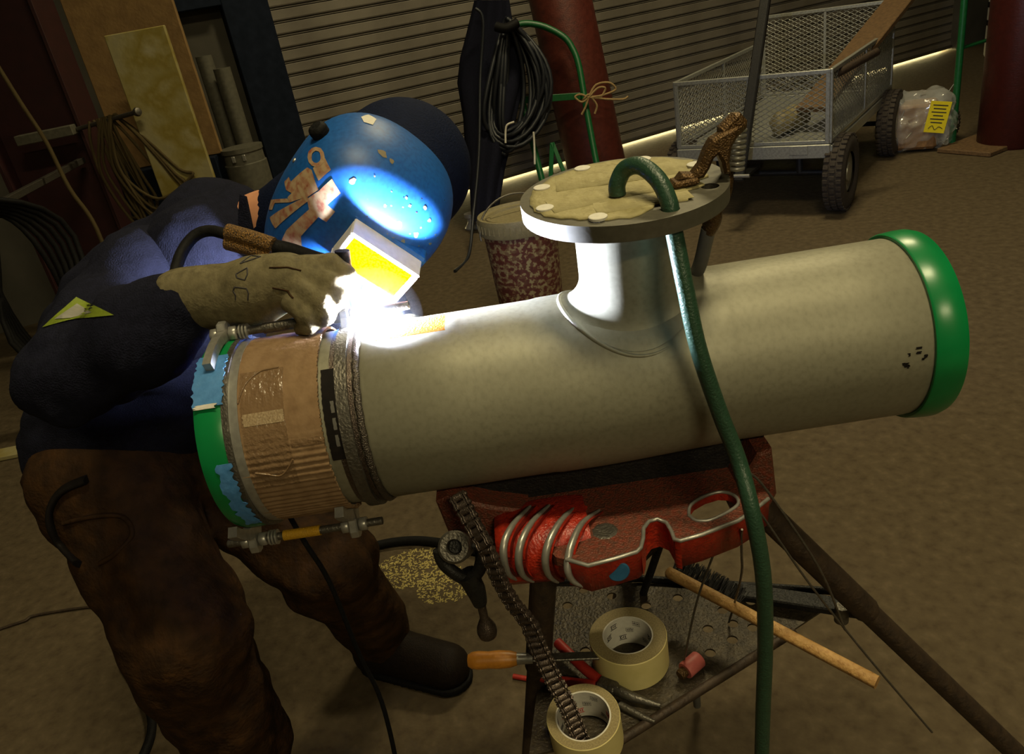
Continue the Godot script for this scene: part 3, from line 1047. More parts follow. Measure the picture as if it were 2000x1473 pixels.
func vise_stand() -> void:
	var t := thing("pipe_vise_stand", "worn red cast-iron chain vise on dark tubular tripod legs under the pipe", "pipe vise", TF)
	# casting: a flat table with a notch and an oval window
	var table := CSGCombiner3D.new()
	table.name = "vise_table"
	t.add_child(table)
	var rim := [[-0.064, 0.156], [-0.040, 0.173], [-0.009, 0.168], [0.018, 0.162], [0.024, 0.156], [0.030, 0.140], [0.034, 0.122], [0.043, 0.110], [0.054, 0.108], [0.063, 0.118], [0.065, 0.136], [0.065, 0.150], [0.071, 0.154], [0.097, 0.149], [0.144, 0.134], [0.166, 0.121], [0.192, 0.101], [0.204, 0.070], [0.206, 0.02], [0.206, -0.09], [-0.10, -0.09], [-0.10, 0.10], [-0.075, 0.150]]
	var body := CSGPolygon3D.new()
	body.name = "table"
	body.polygon = xz(rim)
	body.depth = 0.012
	body.material = M.worn_red
	table.add_child(body)
	# polygon lies in xy; turn it so that its y becomes z, top at -0.15
	body.transform = Transform3D(Basis(Vector3(1, 0, 0), Vector3(0, 0, 1), Vector3(0, -1, 0)), Vector3(0, -0.162, 0))
	var win := CSGPolygon3D.new()
	win.name = "window"
	win.operation = CSGShape3D.OPERATION_SUBTRACTION
	var ov := [[0.092, 0.110], [0.096, 0.096], [0.104, 0.086], [0.120, 0.077], [0.138, 0.073], [0.149, 0.077], [0.156, 0.087], [0.156, 0.099], [0.149, 0.108], [0.132, 0.118], [0.113, 0.125], [0.098, 0.122]]
	win.polygon = xz(ov)
	win.depth = 0.08
	win.material = M.red_iron
	table.add_child(win)
	win.transform = Transform3D(Basis(Vector3(1, 0, 0), Vector3(0, 0, 1), Vector3(0, -1, 0)), Vector3(0, -0.20, 0))
	# apron hanging from the front rim, brighter red
	for run in [[0, 6], [12, 18]]:
		var st := begin()
		st.set_smooth_group(0)
		for i in range(run[0], run[1] - 1):
			var a := Vector3(rim[i][0], -0.151, rim[i][1] + 0.0015)
			var b := Vector3(rim[i + 1][0], -0.151, rim[i + 1][1] + 0.0015)
			var dn := Vector3(0.0, -0.040, -0.004)
			quad(st, a, b, b + dn, a + dn)
			quad(st, a + dn, b + dn, b + dn + Vector3(0, 0, -0.012), a + dn + Vector3(0, 0, -0.012))
		part("apron", done(st), M.red_iron, t)
	var notch := begin()
	notch.set_smooth_group(0)
	for i in range(4, 12):
		var a := Vector3(rim[i][0], -0.1515, rim[i][1] + 0.001)
		var b := Vector3(rim[i + 1][0], -0.1515, rim[i + 1][1] + 0.001)
		quad(notch, a, b, b + Vector3(0, -0.04, 0), a + Vector3(0, -0.04, 0))
	part("notch_wall", done(notch), M.red_iron, t)
	# bare worn rims
	var edge := PackedVector3Array()
	for i in 17:
		edge.append(Vector3(rim[i][0], -0.1495, rim[i][1]))
	part("worn_rim", tube(edge, 0.0026, 8), M.bright_steel, t)
	var oe := PackedVector3Array()
	for q in ov:
		oe.append(Vector3(q[0], -0.1495, q[1]))
	oe.append(oe[0])
	part("worn_rim", tube(smooth_path(oe, 3), 0.0022, 8), M.bright_steel, t)
	part("paint_spot", lathe([[0.0, 0.0012], [0.012, 0.0012], [0.0135, 0.0]], 20), M.blue_paint, t, Transform3D(Basis(Vector3(1, 0, 0), Vector3(0, 0.1, 1).normalized(), Vector3(0, -1, 0.1).normalized()), Vector3(-0.006, -0.170, 0.1672)))
	part("paint_patch", lathe([[0.0, 0.0008], [0.013, 0.0008], [0.016, 0.0]], 9), M.dull_steel, t, at(-0.012, -0.150, 0.115))
	# ribbed drum on the left
	var rings := []
	for q in [[-0.150, 0.05], [-0.146, 0.9], [-0.135, 1.0], [-0.09, 1.04], [-0.05, 1.04], [-0.03, 0.98]]:
		var ring := PackedVector3Array()
		for e in [[0.04, -0.145], [0.085, -0.137], [0.116, -0.140], [0.130, -0.154], [0.132, -0.175], [0.126, -0.198], [0.110, -0.216], [0.07, -0.222], [0.02, -0.21], [0.0, -0.17]]:
			ring.append(Vector3(q[0], -0.18 + (e[1] + 0.18) * q[1], 0.06 + (e[0] - 0.06) * q[1]))
		rings.append(ring)
	part("drum", loft(rings, true, 0.2), M.red_iron, t)
	var ribs := [[[-0.100, -0.136, 0.062], [-0.122, -0.125, 0.108], [-0.135, -0.131, 0.132], [-0.139, -0.150, 0.140], [-0.137, -0.178, 0.134], [-0.128, -0.200, 0.122]], [[-0.076, -0.139, 0.062], [-0.100, -0.127, 0.108], [-0.116, -0.134, 0.135], [-0.122, -0.155, 0.143], [-0.120, -0.182, 0.136], [-0.110, -0.206, 0.122]], [[-0.040, -0.146, 0.062], [-0.064, -0.130, 0.108], [-0.083, -0.137, 0.137], [-0.091, -0.158, 0.146], [-0.089, -0.186, 0.139], [-0.080, -0.211, 0.124]], [[-0.014, -0.152, 0.070], [-0.040, -0.138, 0.110], [-0.058, -0.144, 0.142], [-0.066, -0.162, 0.158], [-0.062, -0.180, 0.160], [-0.050, -0.190, 0.162]]]
	for r in ribs:
		var path := smooth_path(pts(r), 5)
		var st := begin()
		st.set_smooth_group(0)
		var core := Vector3(0.02, -0.165, 0.06)
		for i in path.size() - 1:
			for sd in [0.0, 0.010]:
				var o := Vector3(sd, 0, 0)
				var a := path[i] + o
				var b := path[i + 1] + o
				var ia := a.lerp(Vector3(a.x + 0.02, core.y, core.z), 0.45)
				var ib := b.lerp(Vector3(b.x + 0.02, core.y, core.z), 0.45)
				quad(st, a, b, ib, ia)
			quad(st, path[i], path[i] + Vector3(0.010, 0, 0), path[i + 1] + Vector3(0.010, 0, 0), path[i + 1])
		var rb := part("rib", done(st), M.red_iron, t)
		var lift_ := PackedVector3Array()
		for p in path:
			lift_.append(p + Vector3(0.002, 0.0008, 0.0006))
		var rr := []
		for i in lift_.size():
			rr.append(0.0050 * sin(PI * (0.12 + 0.8 * i / lift_.size())))
		part("worn_edge", tube(lift_, rr, 7), M.bright_steel, rb)
	# jaws carrying the pipe
	var jaw := prism(xz([[-0.205, -0.150], [-0.200, -0.108], [-0.150, -0.104], [0.150, -0.104], [0.203, -0.108], [0.206, -0.150]]), 0.075, 0.003)
	part("jaw", jaw, M.black_iron, t, at(0, -0.004, -0.015))
	part("left_cheek", prism(xz([[-0.215, -0.11], [-0.20, -0.105], [-0.145, -0.13], [-0.10, -0.145], [-0.10, -0.205], [-0.16, -0.205], [-0.205, -0.185]]), 0.12, 0.004), M.worn_red, t, at(0, 0, 0.0))
	part("right_cheek", prism(xz([[0.19, -0.105], [0.208, -0.10], [0.214, -0.17], [0.20, -0.20], [0.16, -0.20], [0.165, -0.15]]), 0.10, 0.004), M.worn_red, t, at(0, 0, 0.02))
	part("under_block", bbox(Vector3(0.16, 0.09, 0.13), 0.02), M.black_iron, t, at(-0.02, -0.225, 0.0))
	# chain tightening screw
	var sc := Basis(Vector3.RIGHT, 0.95)   # its axis leans back from the front
	part("screw_nut", lathe([[0.009, 0.024], [0.010, 0.026], [0.0175, 0.026], [0.0205, 0.023], [0.0205, -0.02], [0.009, -0.02], [0.009, 0.024]], 28), M.dull_steel, t, Transform3D(sc, Vector3(-0.197, -0.160, 0.088)))
	part("screw", lathe([[0.0, 0.012], [0.008, 0.012], [0.008, -0.08], [0.0, -0.08]], 16), M.black_iron, t, Transform3D(sc, Vector3(-0.197, -0.160, 0.088)))
	var yk := begin()
	tube_to(yk, smooth_path(pts([[-0.219, -0.158, 0.092], [-0.217, -0.176, 0.096], [-0.205, -0.192, 0.10], [-0.190, -0.205, 0.10], [-0.176, -0.196, 0.10], [-0.168, -0.178, 0.098], [-0.167, -0.160, 0.094]]), 5), 0.0085, 10)
	tube_to(yk, smooth_path(pts([[-0.190, -0.196, 0.10], [-0.184, -0.222, 0.10], [-0.182, -0.248, 0.10]]), 5), _spread([0.014, 0.013, 0.009], 5), 12)
	tube_to(yk, pts([[-0.175, -0.158, 0.098], [-0.150, -0.152, 0.098]]), 0.006, 10)
	part("yoke", done(yk), M.black_iron, t)
	part("ball_handle", lathe([[0.0, 0.045], [0.006, 0.044], [0.0055, 0.02], [0.009, 0.012], [0.0125, 0.004], [0.0135, -0.004], [0.012, -0.011], [0.007, -0.016], [0.0, -0.0175]], 24), M.oiled_steel, t, at(-0.181, -0.292, 0.10))
	# legs, coupling, braces
	var legs := [[Vector3(0.185, -0.185, 0.048), Vector3(0.784, -0.985, 0.13)], [Vector3(-0.085, -0.205, 0.04), Vector3(-0.245, -0.985, 0.16)], [Vector3(0.06, -0.21, -0.05), Vector3(0.02, -0.985, -0.52)]]
	for k in 3:
		var a: Vector3 = legs[k][0]
		var b: Vector3 = legs[k][1]
		var lg := part("leg", tube(PackedVector3Array([a, b]), 0.0155, 18), M.rusty_tube, t)
		part("socket", tube(PackedVector3Array([a - (b - a) * 0.02, a.lerp(b, 0.255), a.lerp(b, 0.262)]), [0.0185, 0.0185, 0.0160], 18), M.rusty_tube, lg)
		part("foot", tube(PackedVector3Array([a.lerp(b, 0.975), b + (b - a).normalized() * 0.012]), 0.020, 18), M.black_rubber, lg)
	# tray: perforated plate hung between the legs
	var ty := -0.43
	var tray := CSGCombiner3D.new()
	tray.name = "tray"
	t.add_child(tray)
	var plate := CSGPolygon3D.new()
	plate.name = "plate"
	plate.polygon = xz([[-0.100, -0.125], [0.05, -0.095], [0.300, -0.020], [0.325, 0.005], [0.232, 0.054], [-0.030, 0.184], [-0.150, 0.190], [-0.122, 0.03]])
	plate.depth = 0.003
	plate.material = M.tray_steel
	tray.add_child(plate)
	plate.transform = Transform3D(Basis(Vector3(1, 0, 0), Vector3(0, 0, 1), Vector3(0, -1, 0)), Vector3(0, ty - 0.003, 0))
	for h in [[-0.042, -0.098], [0.049, -0.043], [0.159, -0.010], [0.128, 0.022], [0.166, 0.019], [0.191, 0.032], [0.156, 0.049], [0.119, 0.067], [-0.056, 0.030], [-0.072, -0.069], [0.205, -0.02], [0.10, -0.05], [0.0, -0.075]]:
		var c := CSGCylinder3D.new()
		c.name = "hole"
		c.operation = CSGShape3D.OPERATION_SUBTRACTION
		c.radius = 0.0078
		c.height = 0.02
		c.sides = 20
		c.material = M.tray_steel
		tray.add_child(c, true)
		c.position = Vector3(h[0], ty, h[1])
	part("tray_rim", tube(PackedVector3Array([Vector3(0.245, ty - 0.001, 0.050), Vector3(-0.050, ty - 0.001, 0.196)]), 0.0065, 12), M.rusty_tube, t)
	part("tray_rim", tube(PackedVector3Array([Vector3(0.325, ty + 0.004, -0.012), Vector3(0.05, ty + 0.004, -0.100), Vector3(-0.105, ty + 0.004, -0.130)]), 0.006, 12), M.black_iron, t)
	part("tray_arm", bar(Vector3(0.17, ty + 0.012, -0.04), Vector3(0.345, ty + 0.012, 0.040), 0.03, 0.012, Vector3.UP), M.black_iron, t)
	part("bracket_bolt", lathe([[0.0, 0.008], [0.009, 0.007], [0.010, 0.0], [0.010, -0.02], [0.0, -0.02]], 16), M.dull_steel, t, at(0.315, ty + 0.022, 0.045))
	part("brace", rod(Vector3(0.10, -0.2, 0.0), Vector3(0.050, ty, -0.07), 0.006), M.black_iron, t)
	part("brace", rod(Vector3(-0.09, -0.22, -0.02), Vector3(-0.115, ty, -0.12), 0.006), M.black_iron, t)
	roller_chain()
	# filler rods hanging over the vise
	for q in [[[[0.148, -0.060, 0.128], [0.158, -0.082, 0.13], [0.182, -0.118, 0.128], [0.245, -0.245, 0.13], [0.281, -0.355, 0.13]], "grey filler rod bent over the right end of the red vise"], [[[0.160, -0.126, 0.13], [0.176, -0.153, 0.13], [0.233, -0.267, 0.13], [0.318, -0.418, 0.13], [0.414, -0.579, 0.13]], "long thin dark wire sagging from the vise past the brush handle"], [[[0.125, -0.172, 0.126], [0.119, -0.192, 0.126], [0.095, -0.29, 0.11], [0.074, -0.425, 0.09]], "thin wire standing on the tray behind the brush"], [[[0.148, -0.160, 0.138], [0.149, -0.178, 0.13], [0.152, -0.215, 0.12], [0.156, -0.27, 0.1], [0.160, -0.425, 0.02]], "short thin wire hanging from the vise above the bristles"]]:
		solo("filler_rod", tube(smooth_path(pts(q[0]), 5), 0.0016, 6), M.dull_steel, q[1], "wire", TF, "thin wires hanging by the vise")

func roller_chain() -> void:
	var t := thing("roller_chain", "oily steel roller chain hanging from the vise over the tape rolls", "chain", TF)
	var path := smooth_path(pts([[-0.178, -0.070, 0.112], [-0.166, -0.095, 0.132], [-0.156, -0.114, 0.148], [-0.150, -0.136, 0.156], [-0.145, -0.162, 0.160], [-0.135, -0.194, 0.165], [-0.121, -0.224, 0.170], [-0.114, -0.258, 0.175], [-0.104, -0.297, 0.185], [-0.091, -0.342, 0.195], [-0.082, -0.388, 0.205], [-0.074, -0.424, 0.212], [-0.066, -0.48, 0.22], [-0.058, -0.56, 0.22]]), 10)
	var wide := Vector3(0.93, 0.36, 0.0).normalized()
	var side := begin()
	var pin := begin()
	# one link: two waisted side plates and two rollers, pitch 16 mm along y
	for sd in [-1.0, 1.0]:
		var prof := PackedVector2Array()
		for e in [[-0.0055, 0.0], [-0.0038, 0.006], [-0.0055, 0.010], [-0.0050, 0.014], [0.0, 0.0165], [0.0050, 0.014], [0.0055, 0.010], [0.0038, 0.006], [0.0055, 0.0], [0.0, -0.004]]:
			prof.append(Vector2(e[0], e[1]))
		var m := prism(prof, 0.0022, 0.0004)
		side.append_from(m, 0, Transform3D(Basis(Vector3(0, 0, 1), Vector3(0, 1, 0), Vector3(-1, 0, 0)), Vector3(sd * 0.0055, 0, 0)))
		side.append_from(m, 0, Transform3D(Basis(Vector3(0, 0, 1), Vector3(0, 1, 0), Vector3(-1, 0, 0)), Vector3(sd * 0.0085, 0.0, 0)))
	for y in [0.001, 0.0115]:
		var c := lathe([[0.0, -0.0115], [0.0024, -0.0115], [0.0024, -0.005], [0.0052, -0.005], [0.0052, 0.005], [0.0024, 0.005], [0.0024, 0.0115], [0.0, 0.0115]], 10)
		side.append_from(c, 0, Transform3D(Basis(Vector3(0, 1, 0), Vector3(1, 0, 0), Vector3(0, 0, -1)), Vector3(0, y, 0)))
	var link: ArrayMesh = side.commit()
	var acc := 0.0
	var next := 0.0
	for i in path.size() - 1:
		var seg := path[i + 1] - path[i]
		while next <= acc + seg.length():
			var p := path[i] + seg.normalized() * (next - acc)
			var y := seg.normalized()
			var twist := sin(next * 14.0) * 0.5
			var x := wide.rotated(y, twist)
			x = (x - y * x.dot(y)).normalized()
			part("link", link, M.oiled_steel, t, Transform3D(Basis(x, y, x.cross(y)), p))
			next += 0.0175
		acc += seg.length()

# ---------------------------------------------------------------- things lying on the tray
func tape_roll(label: String, xf: Transform3D, ro: float, ri: float, h: float, red: bool) -> void:
	var t := thing("tape_roll", label, "tape roll", xf, "masking tape rolls on the tray")
	part("tape", lathe([[ri + 0.0022, h], [ro - 0.001, h], [ro, h - 0.001], [ro, 0.001], [ro - 0.001, 0.0], [ri + 0.0022, 0.0]], 56), M.tape_roll, t)
	part("wound_face", lathe([[ri + 0.002, h + 0.0003], [lerpf(ri, ro, 0.3), h + 0.0005], [lerpf(ri, ro, 0.6), h + 0.0002], [ro - 0.0008, h + 0.0003]], 56), M.tape_side, t)
	var core := part("core", lathe([[ri + 0.0022, h], [ri, h], [ri, 0.0], [ri + 0.0022, 0.0]], 56), M.card_core, t)
	# print round the inside of the core: too small to read, red framed marks and rows of dashes
	var rng := RandomNumberGenerator.new()
	rng.seed = 17 if red else 18
	for row in 3:
		for k in 6:
			var a := TAU * (k + 0.5 * (row % 2)) / 6 + row * 0.2
			var y := h * (0.78 - 0.26 * row)
			var inw := Vector3(-cos(a), 0, -sin(a))
			var xf2 := Transform3D(Basis(Vector3.UP.cross(inw), Vector3.UP, inw), -inw * (ri - 0.0004) + Vector3(0, y, 0))
			var fr := begin()
			var boxed := (k + row) % 2 == 0
			if boxed:
				for e in [[0, 0.0038, 0.014, 0.0011], [0, -0.0038, 0.014, 0.0011], [-0.0066, 0, 0.0011, 0.0085], [0.0066, 0, 0.0011, 0.0085], [-0.0038, 0, 0.0012, 0.0045], [-0.0026, 0.0018, 0.0024, 0.0011], [-0.0026, -0.0018, 0.0024, 0.0011], [0.0004, -0.0004, 0.0026, 0.0010], [0.0010, 0.0008, 0.0011, 0.0030], [0.0036, 0, 0.0012, 0.0046]]:
					bbox_to(fr, Vector3(e[2], e[3], 0.0003), 0.0001, Transform3D(Basis(), Vector3(e[0], e[1], 0.0)))
			else:
				for r2 in 3:
					var x := -0.0065
					while x < 0.0062:
						var wd := rng.randf_range(0.0008, 0.0024)
						bbox_to(fr, Vector3(wd, 0.0011 if r2 != 1 else 0.0018, 0.0003), 0.0001, Transform3D(Basis(), Vector3(x + wd / 2, 0.0032 - r2 * 0.0032, 0.0)))
						x += wd + 0.0007
			part("print", done(fr), M.ink_red if red and boxed else M.ink_dark, core, xf2)

func tray_tools() -> void:
	var ty := -0.43
	tape_roll("cream masking tape roll with dark print, the farther of the two on the tray", TF * at(0.006, ty, 0.060), 0.0545, 0.0335, 0.050, false)
	tape_roll("masking tape roll with red printed core, nearer roll under the chain", TF * Transform3D(Basis(Vector3(1, 0, 0.2).normalized(), 0.10), Vector3(-0.072, ty, 0.178)), 0.0470, 0.0335, 0.050, true)
	# wire brush lying across the tray
	var a := TF * Vector3(0.082, -0.352, -0.025)
	var b := TF * Vector3(0.292, -0.376, 0.200)
	var yb := (b - a).normalized()
	var xb := yb.cross(Vector3.UP).normalized()
	var zb := (xb.cross(yb) * 0.55 - xb * 0.83).normalized()
	var bt := Transform3D(Basis(yb.cross(zb), yb, zb), a)
	var br := thing("wire_brush", "long wooden-handled wire brush with black bristles lying across the tray", "brush", bt)
	var L := (b - a).length()
	var rings := []
	for q in [[0.0, 0.004], [0.004, 0.0095], [0.012, 0.012], [0.05, 0.0125], [0.13, 0.0125], [0.155, 0.0105], [0.20, 0.0095], [L - 0.02, 0.010], [L - 0.006, 0.0105], [L, 0.009]]:
		var ring := PackedVector3Array()
		for k in 12:
			var an := TAU * k / 12
			var cx := signf(cos(an)) * pow(absf(cos(an)), 0.6)
			var cz := signf(sin(an)) * pow(absf(sin(an)), 0.6)
			ring.append(Vector3(cx * q[1], q[0], cz * minf(q[1], 0.0085) - 0.0 * q[0]))
		rings.append(ring)
	part("handle", loft(rings, true, 0.3), M.brush_wood, br)
	part("hang_hole", lathe([[0.0, 0.0005], [0.0042, 0.0005], [0.0046, -0.0005]], 16), M.belt, br, Transform3D(Basis(Vector3(0, 1, 0), Vector3(-1, 0, 0), Vector3(0, 0, 1)), Vector3(-0.0098, L - 0.022, 0)))
	var rng := RandomNumberGenerator.new()
	rng.seed = 3
	for i in 13:
		for j in 3:
			var tuft := begin()
			for k in 7:
				var base := Vector3(-0.0065 + j * 0.0065, 0.010 + i * 0.0085, 0.008)
				var o := Vector3(rng.randf_range(-0.001, 0.001), rng.randf_range(-0.001, 0.001), 0)
				var tip := base + o * 2.5 + Vector3(rng.randf_range(-0.004, 0.004), rng.randf_range(-0.004, 0.004), rng.randf_range(0.018, 0.025))
				tube_to(tuft, PackedVector3Array([base + o, tip]), 0.00055, 4, false, k)
			part("bristle_tuft", done(tuft), M.bristle, br)
	# file with a turned handle, poking out on the left
	var fa := TF * Vector3(-0.222, -0.372, 0.072)
	var fb := TF * Vector3(-0.060, -0.385, 0.082)
	var ft := aim(fa, fb)
	var fi := thing("hand_file", "old file with an orange turned wooden handle sticking out left of the tray", "file", ft)
	part("handle", lathe([[0.0, 0.0], [0.008, 0.0015], [0.0115, 0.007], [0.0125, 0.016], [0.0115, 0.03], [0.0125, 0.045], [0.0115, 0.060], [0.009, 0.070], [0.0, 0.0705]], 24), M.wood_handle, fi)
	part("ferrule", lathe([[0.0, 0.068], [0.008, 0.068], [0.0075, 0.092], [0.0, 0.092]], 20), M.bright_steel, fi)
	part("blade", bbox(Vector3(0.014, 0.11, 0.004), 0.001), M.dull_steel, fi, at(0, 0.145, 0))
	# pliers with red grips
	var pl := thing("pliers", "pliers with a red dipped handle lying between the two tape rolls", "pliers", TF)
	part("grip", tube(smooth_path(pts([[-0.094, ty + 0.020, 0.026], [-0.080, ty + 0.020, 0.050], [-0.062, ty + 0.018, 0.078], [-0.045, ty + 0.014, 0.098]])), 0.0075, 12), M.plier_red, pl)
	part("grip", tube(smooth_path(pts([[-0.128, ty + 0.016, 0.080], [-0.105, ty + 0.015, 0.088], [-0.075, ty + 0.014, 0.098], [-0.050, ty + 0.012, 0.104]])), 0.0065, 12), M.plier_red, pl)
	part("joint", bbox(Vector3(0.03, 0.012, 0.02), 0.004), M.dull_steel, pl, Transform3D(Basis(Vector3.UP, -0.6), Vector3(-0.034, ty + 0.012, 0.108)))
	part("nose", tube(smooth_path(pts([[-0.030, ty + 0.012, 0.111], [-0.006, ty + 0.011, 0.131], [0.030, ty + 0.008, 0.150]])), _spread([0.008, 0.007, 0.003], 6), 10), M.dull_steel, pl)
	var ch := thing("scriber", "slim grey steel scriber lying on the tray beside the pliers", "tool", TF)
	part("shank", tube(smooth_path(pts([[-0.022, ty + 0.006, 0.138], [0.002, ty + 0.006, 0.160], [0.018, ty + 0.006, 0.172]])), _spread([0.0055, 0.0045, 0.002], 6), 10), M.dull_steel, ch)
	# pink gas nozzle
	var na := TF * Vector3(0.068, ty + 0.012, 0.108)
	var nb := TF * Vector3(0.100, ty + 0.014, 0.086)
	var nz := thing("gas_nozzle", "small pink ceramic welding gas nozzle lying on the tray edge", "nozzle", aim(na, nb))
	part("cup", lathe([[0.006, 0.008], [0.0115, 0.008], [0.012, 0.010], [0.012, 0.036], [0.0112, 0.037], [0.007, 0.037]], 24), M.pink_ceramic, nz)
	part("thread", lathe([[0.0, -0.004], [0.0065, -0.003], [0.0075, 0.0], [0.007, 0.008], [0.004, 0.008]], 20), M.bronze, nz)


# ---------------------------------------------------------------- the welder
const HC := Vector3(-0.172, 1.189, -1.247)   # middle of the helmet
const HR := Vector3(-0.668, 0.735, 0.115)    # wearer's right
const HU := Vector3(0.735, 0.628, 0.255)     # crown
const HF := Vector3(-0.115, -0.255, 0.960)   # face

func shell_point(d: Vector3, r := 1.0) -> Vector3:   # d in helmet axes (left, crown, face)
	var b := 0.123 if d.y > 0 else 0.206
	var c := 0.136 if d.z > 0 else 0.090
	var g := pow(absf(d.x / 0.1275), 2.4) + pow(absf(d.y / b), 2.4) + pow(absf(d.z / c), 2.4)
	return d * pow(g, -1.0 / 2.4) * r

# flat artwork laid on the helmet: outline points in (right, crown, face), split finely and pushed onto the shell
func decal_mesh(outline: Array, r: float, hole: Array = []) -> ArrayMesh:
	var p3 := PackedVector3Array()
	var c := Vector3.ZERO
	for q in outline:
		p3.append(Vector3(-q[0], q[1], q[2]))
		c += p3[p3.size() - 1]
	c /= p3.size()
	var n := c.normalized()
	var ex := n.cross(Vector3(0, 1, 0)).normalized()
	var ey := n.cross(ex)
	var st := begin()
	st.set_smooth_group(0)
	if hole.size():
		for i in outline.size():
			var k := (i + 1) % outline.size()
			var a := Vector3(-hole[i][0], hole[i][1], hole[i][2])
			var b := Vector3(-hole[k][0], hole[k][1], hole[k][2])
			quad(st, shell_point(p3[i], r), shell_point(p3[k], r), shell_point(b, r), shell_point(a, r))
		return done(st)
	var p2 := PackedVector2Array()
	for q in p3:
		p2.append(Vector2(q.dot(ex), q.dot(ey)))
	var idx := Geometry2D.triangulate_polygon(p2)
	for k in range(0, idx.size(), 3):
		var A := p3[idx[k]]
		var B := p3[idx[k + 1]]
		var C := p3[idx[k + 2]]
		var N := 6
		for i in N:
			for j in N - i:
				var f := func(u: int, v: int) -> Vector3:
					return shell_point(A + (B - A) * (float(u) / N) + (C - A) * (float(v) / N), r)
				tri(st, f.call(i, j), f.call(i + 1, j), f.call(i, j + 1))
				if i + j < N - 1:
					tri(st, f.call(i + 1, j), f.call(i + 1, j + 1), f.call(i, j + 1))
	return done(st)

func welder() -> void:
	var fold := FastNoiseLite.new()
	fold.seed = 4
	fold.frequency = 9.0
	fold.fractal_octaves = 3
	var crease := FastNoiseLite.new()
	crease.seed = 11
	crease.frequency = 5.5
	crease.fractal_type = FastNoiseLite.FRACTAL_RIDGED
	crease.fractal_octaves = 2
	var man := thing("person", "welder in navy jacket and brown leather chaps bending over the pipe", "person", Transform3D())
	var rsh := Vector3(-0.540, 1.132, -1.205)
	var lsh := Vector3(-0.367, 1.082, -1.469)
	var elb := Vector3(-0.590, 1.080, -0.995)
	var wri := Vector3(-0.377, 1.161, -0.962)
	var nek := Vector3(-0.435, 1.155, -1.320)
	var che := Vector3(-0.590, 1.030, -1.350)
	var pel := Vector3(-0.785, 0.765, -1.390)
	var rhip := Vector3(-0.775, 0.750, -1.290)
	var lhip := Vector3(-0.690, 0.650, -1.450)
	var rkn := Vector3(-0.668, 0.510, -1.110)
	var lkn := Vector3(-0.455, 0.455, -1.325)
	var ran := Vector3(-0.690, 0.085, -1.150)
	var lan := Vector3(-0.430, 0.085, -1.450)
	var lelb := Vector3(-0.225, 0.985, -1.300)
	var lwr := Vector3(-0.150, 0.985, -1.075)
	var across := (rsh - lsh).normalized()
	# body under the clothes
	var head := Vector3(-0.1574, 1.2112, -1.141) - HF * 0.03 + HU * 0.01
	part("body", nets([[nek, head - HU * 0.03, 0.055, 0.06], [head - HU * 0.05 + HF * 0.01, head + HU * 0.0, 0.062, 0.066], [nek - Vector3(0.02, 0.03, 0.02), che, 0.06, 0.10], [che, pel, 0.11, 0.11], [rsh, lsh, 0.035, 0.035], [rsh, elb, 0.05, 0.04], [elb, wri, 0.04, 0.03], [lsh, lelb, 0.05, 0.04], [lelb, lwr, 0.04, 0.03], [rhip, rkn, 0.08, 0.06], [rkn, ran, 0.055, 0.045], [lhip, lkn, 0.08, 0.06], [lkn, lan, 0.055, 0.045], [pel, rhip, 0.1, 0.08], [pel, lhip, 0.1, 0.08]], 0.018, 0.04), M.skin, man)
	var shirt := part("jacket_front", nets([[Vector3(-0.405, 1.165, -1.305), Vector3(-0.445, 1.135, -1.262), 0.072, 0.092], [Vector3(-0.445, 1.135, -1.262), Vector3(-0.515, 1.085, -1.235), 0.092, 0.095]], 0.010, 0.05, fold, 0.012), M.navy_cloth, man)
	# collar point standing up against the helmet
	part("collar", prism(PackedVector2Array([Vector2(0, 0.072), Vector2(0.010, 0.068), Vector2(0.024, 0.0), Vector2(-0.004, -0.004), Vector2(-0.004, 0.04)]), 0.006, 0.001), M.navy_cloth, shirt, Transform3D(Basis(Vector3(0.94, -0.15, 0.3).normalized(), Vector3(-0.1, 0.93, -0.3).normalized(), Vector3(-0.2, 0.3, 0.93).normalized()).orthonormalized(), Vector3(-0.372, 1.170, -1.200)))
	part("jacket", nets([[nek - Vector3(0.03, 0, 0.03), che, 0.095, 0.15, across, 1.15], [che, pel + Vector3(0, 0.02, 0), 0.15, 0.150, across, 1.2], [rsh, lsh, 0.075, 0.075], [rsh, rsh.lerp(elb, 0.55), 0.074, 0.072], [rsh.lerp(elb, 0.55), elb, 0.072, 0.060], [elb, elb.lerp(wri, 0.6), 0.062, 0.058], [elb.lerp(wri, 0.6), wri - (wri - elb) * 0.05, 0.060, 0.044], [rsh.lerp(che, 0.5), elb.lerp(che, 0.4), 0.08, 0.09], [lsh, lelb, 0.075, 0.062], [lelb, lwr, 0.062, 0.045]], 0.010, 0.05, crease, 0.011), M.navy_cloth, man)
	# reflective patch on the sleeve
	var look := Vector3(-0.45, -0.25, -0.86).normalized()
	for q in [[[-0.586, 1.160, -0.976], [-0.533, 1.190, -0.986], [-0.490, 1.160, -0.973], [-0.545, 1.164, -0.975], 0.0016, "lime"], [[-0.566, 1.168, -0.976], [-0.535, 1.181, -0.985], [-0.516, 1.168, -0.975], [-0.545, 1.166, -0.975], 0.0034, "reflective"]]:
		var st := begin()
		st.set_smooth_group(0)
		var N := 14
		var grid := []
		for i in N + 1:
			var row := PackedVector3Array()
			for j in N + 1:
				var u := float(i) / N
				var v := float(j) / N
				var p := v3(q[0]).lerp(v3(q[1]), u).lerp(v3(q[3]).lerp(v3(q[2]), u), v)
				row.append(settle(p, look, 0.14) - look * q[4])
			grid.append(row)
		for i in N:
			for j in N:
				quad(st, grid[i][j], grid[i][j + 1], grid[i + 1][j + 1], grid[i + 1][j])
		var pm := part("sleeve_band", done(st), M[q[5]], man)
		pm.set_meta("label", "lime and silver reflective band on the sleeve")
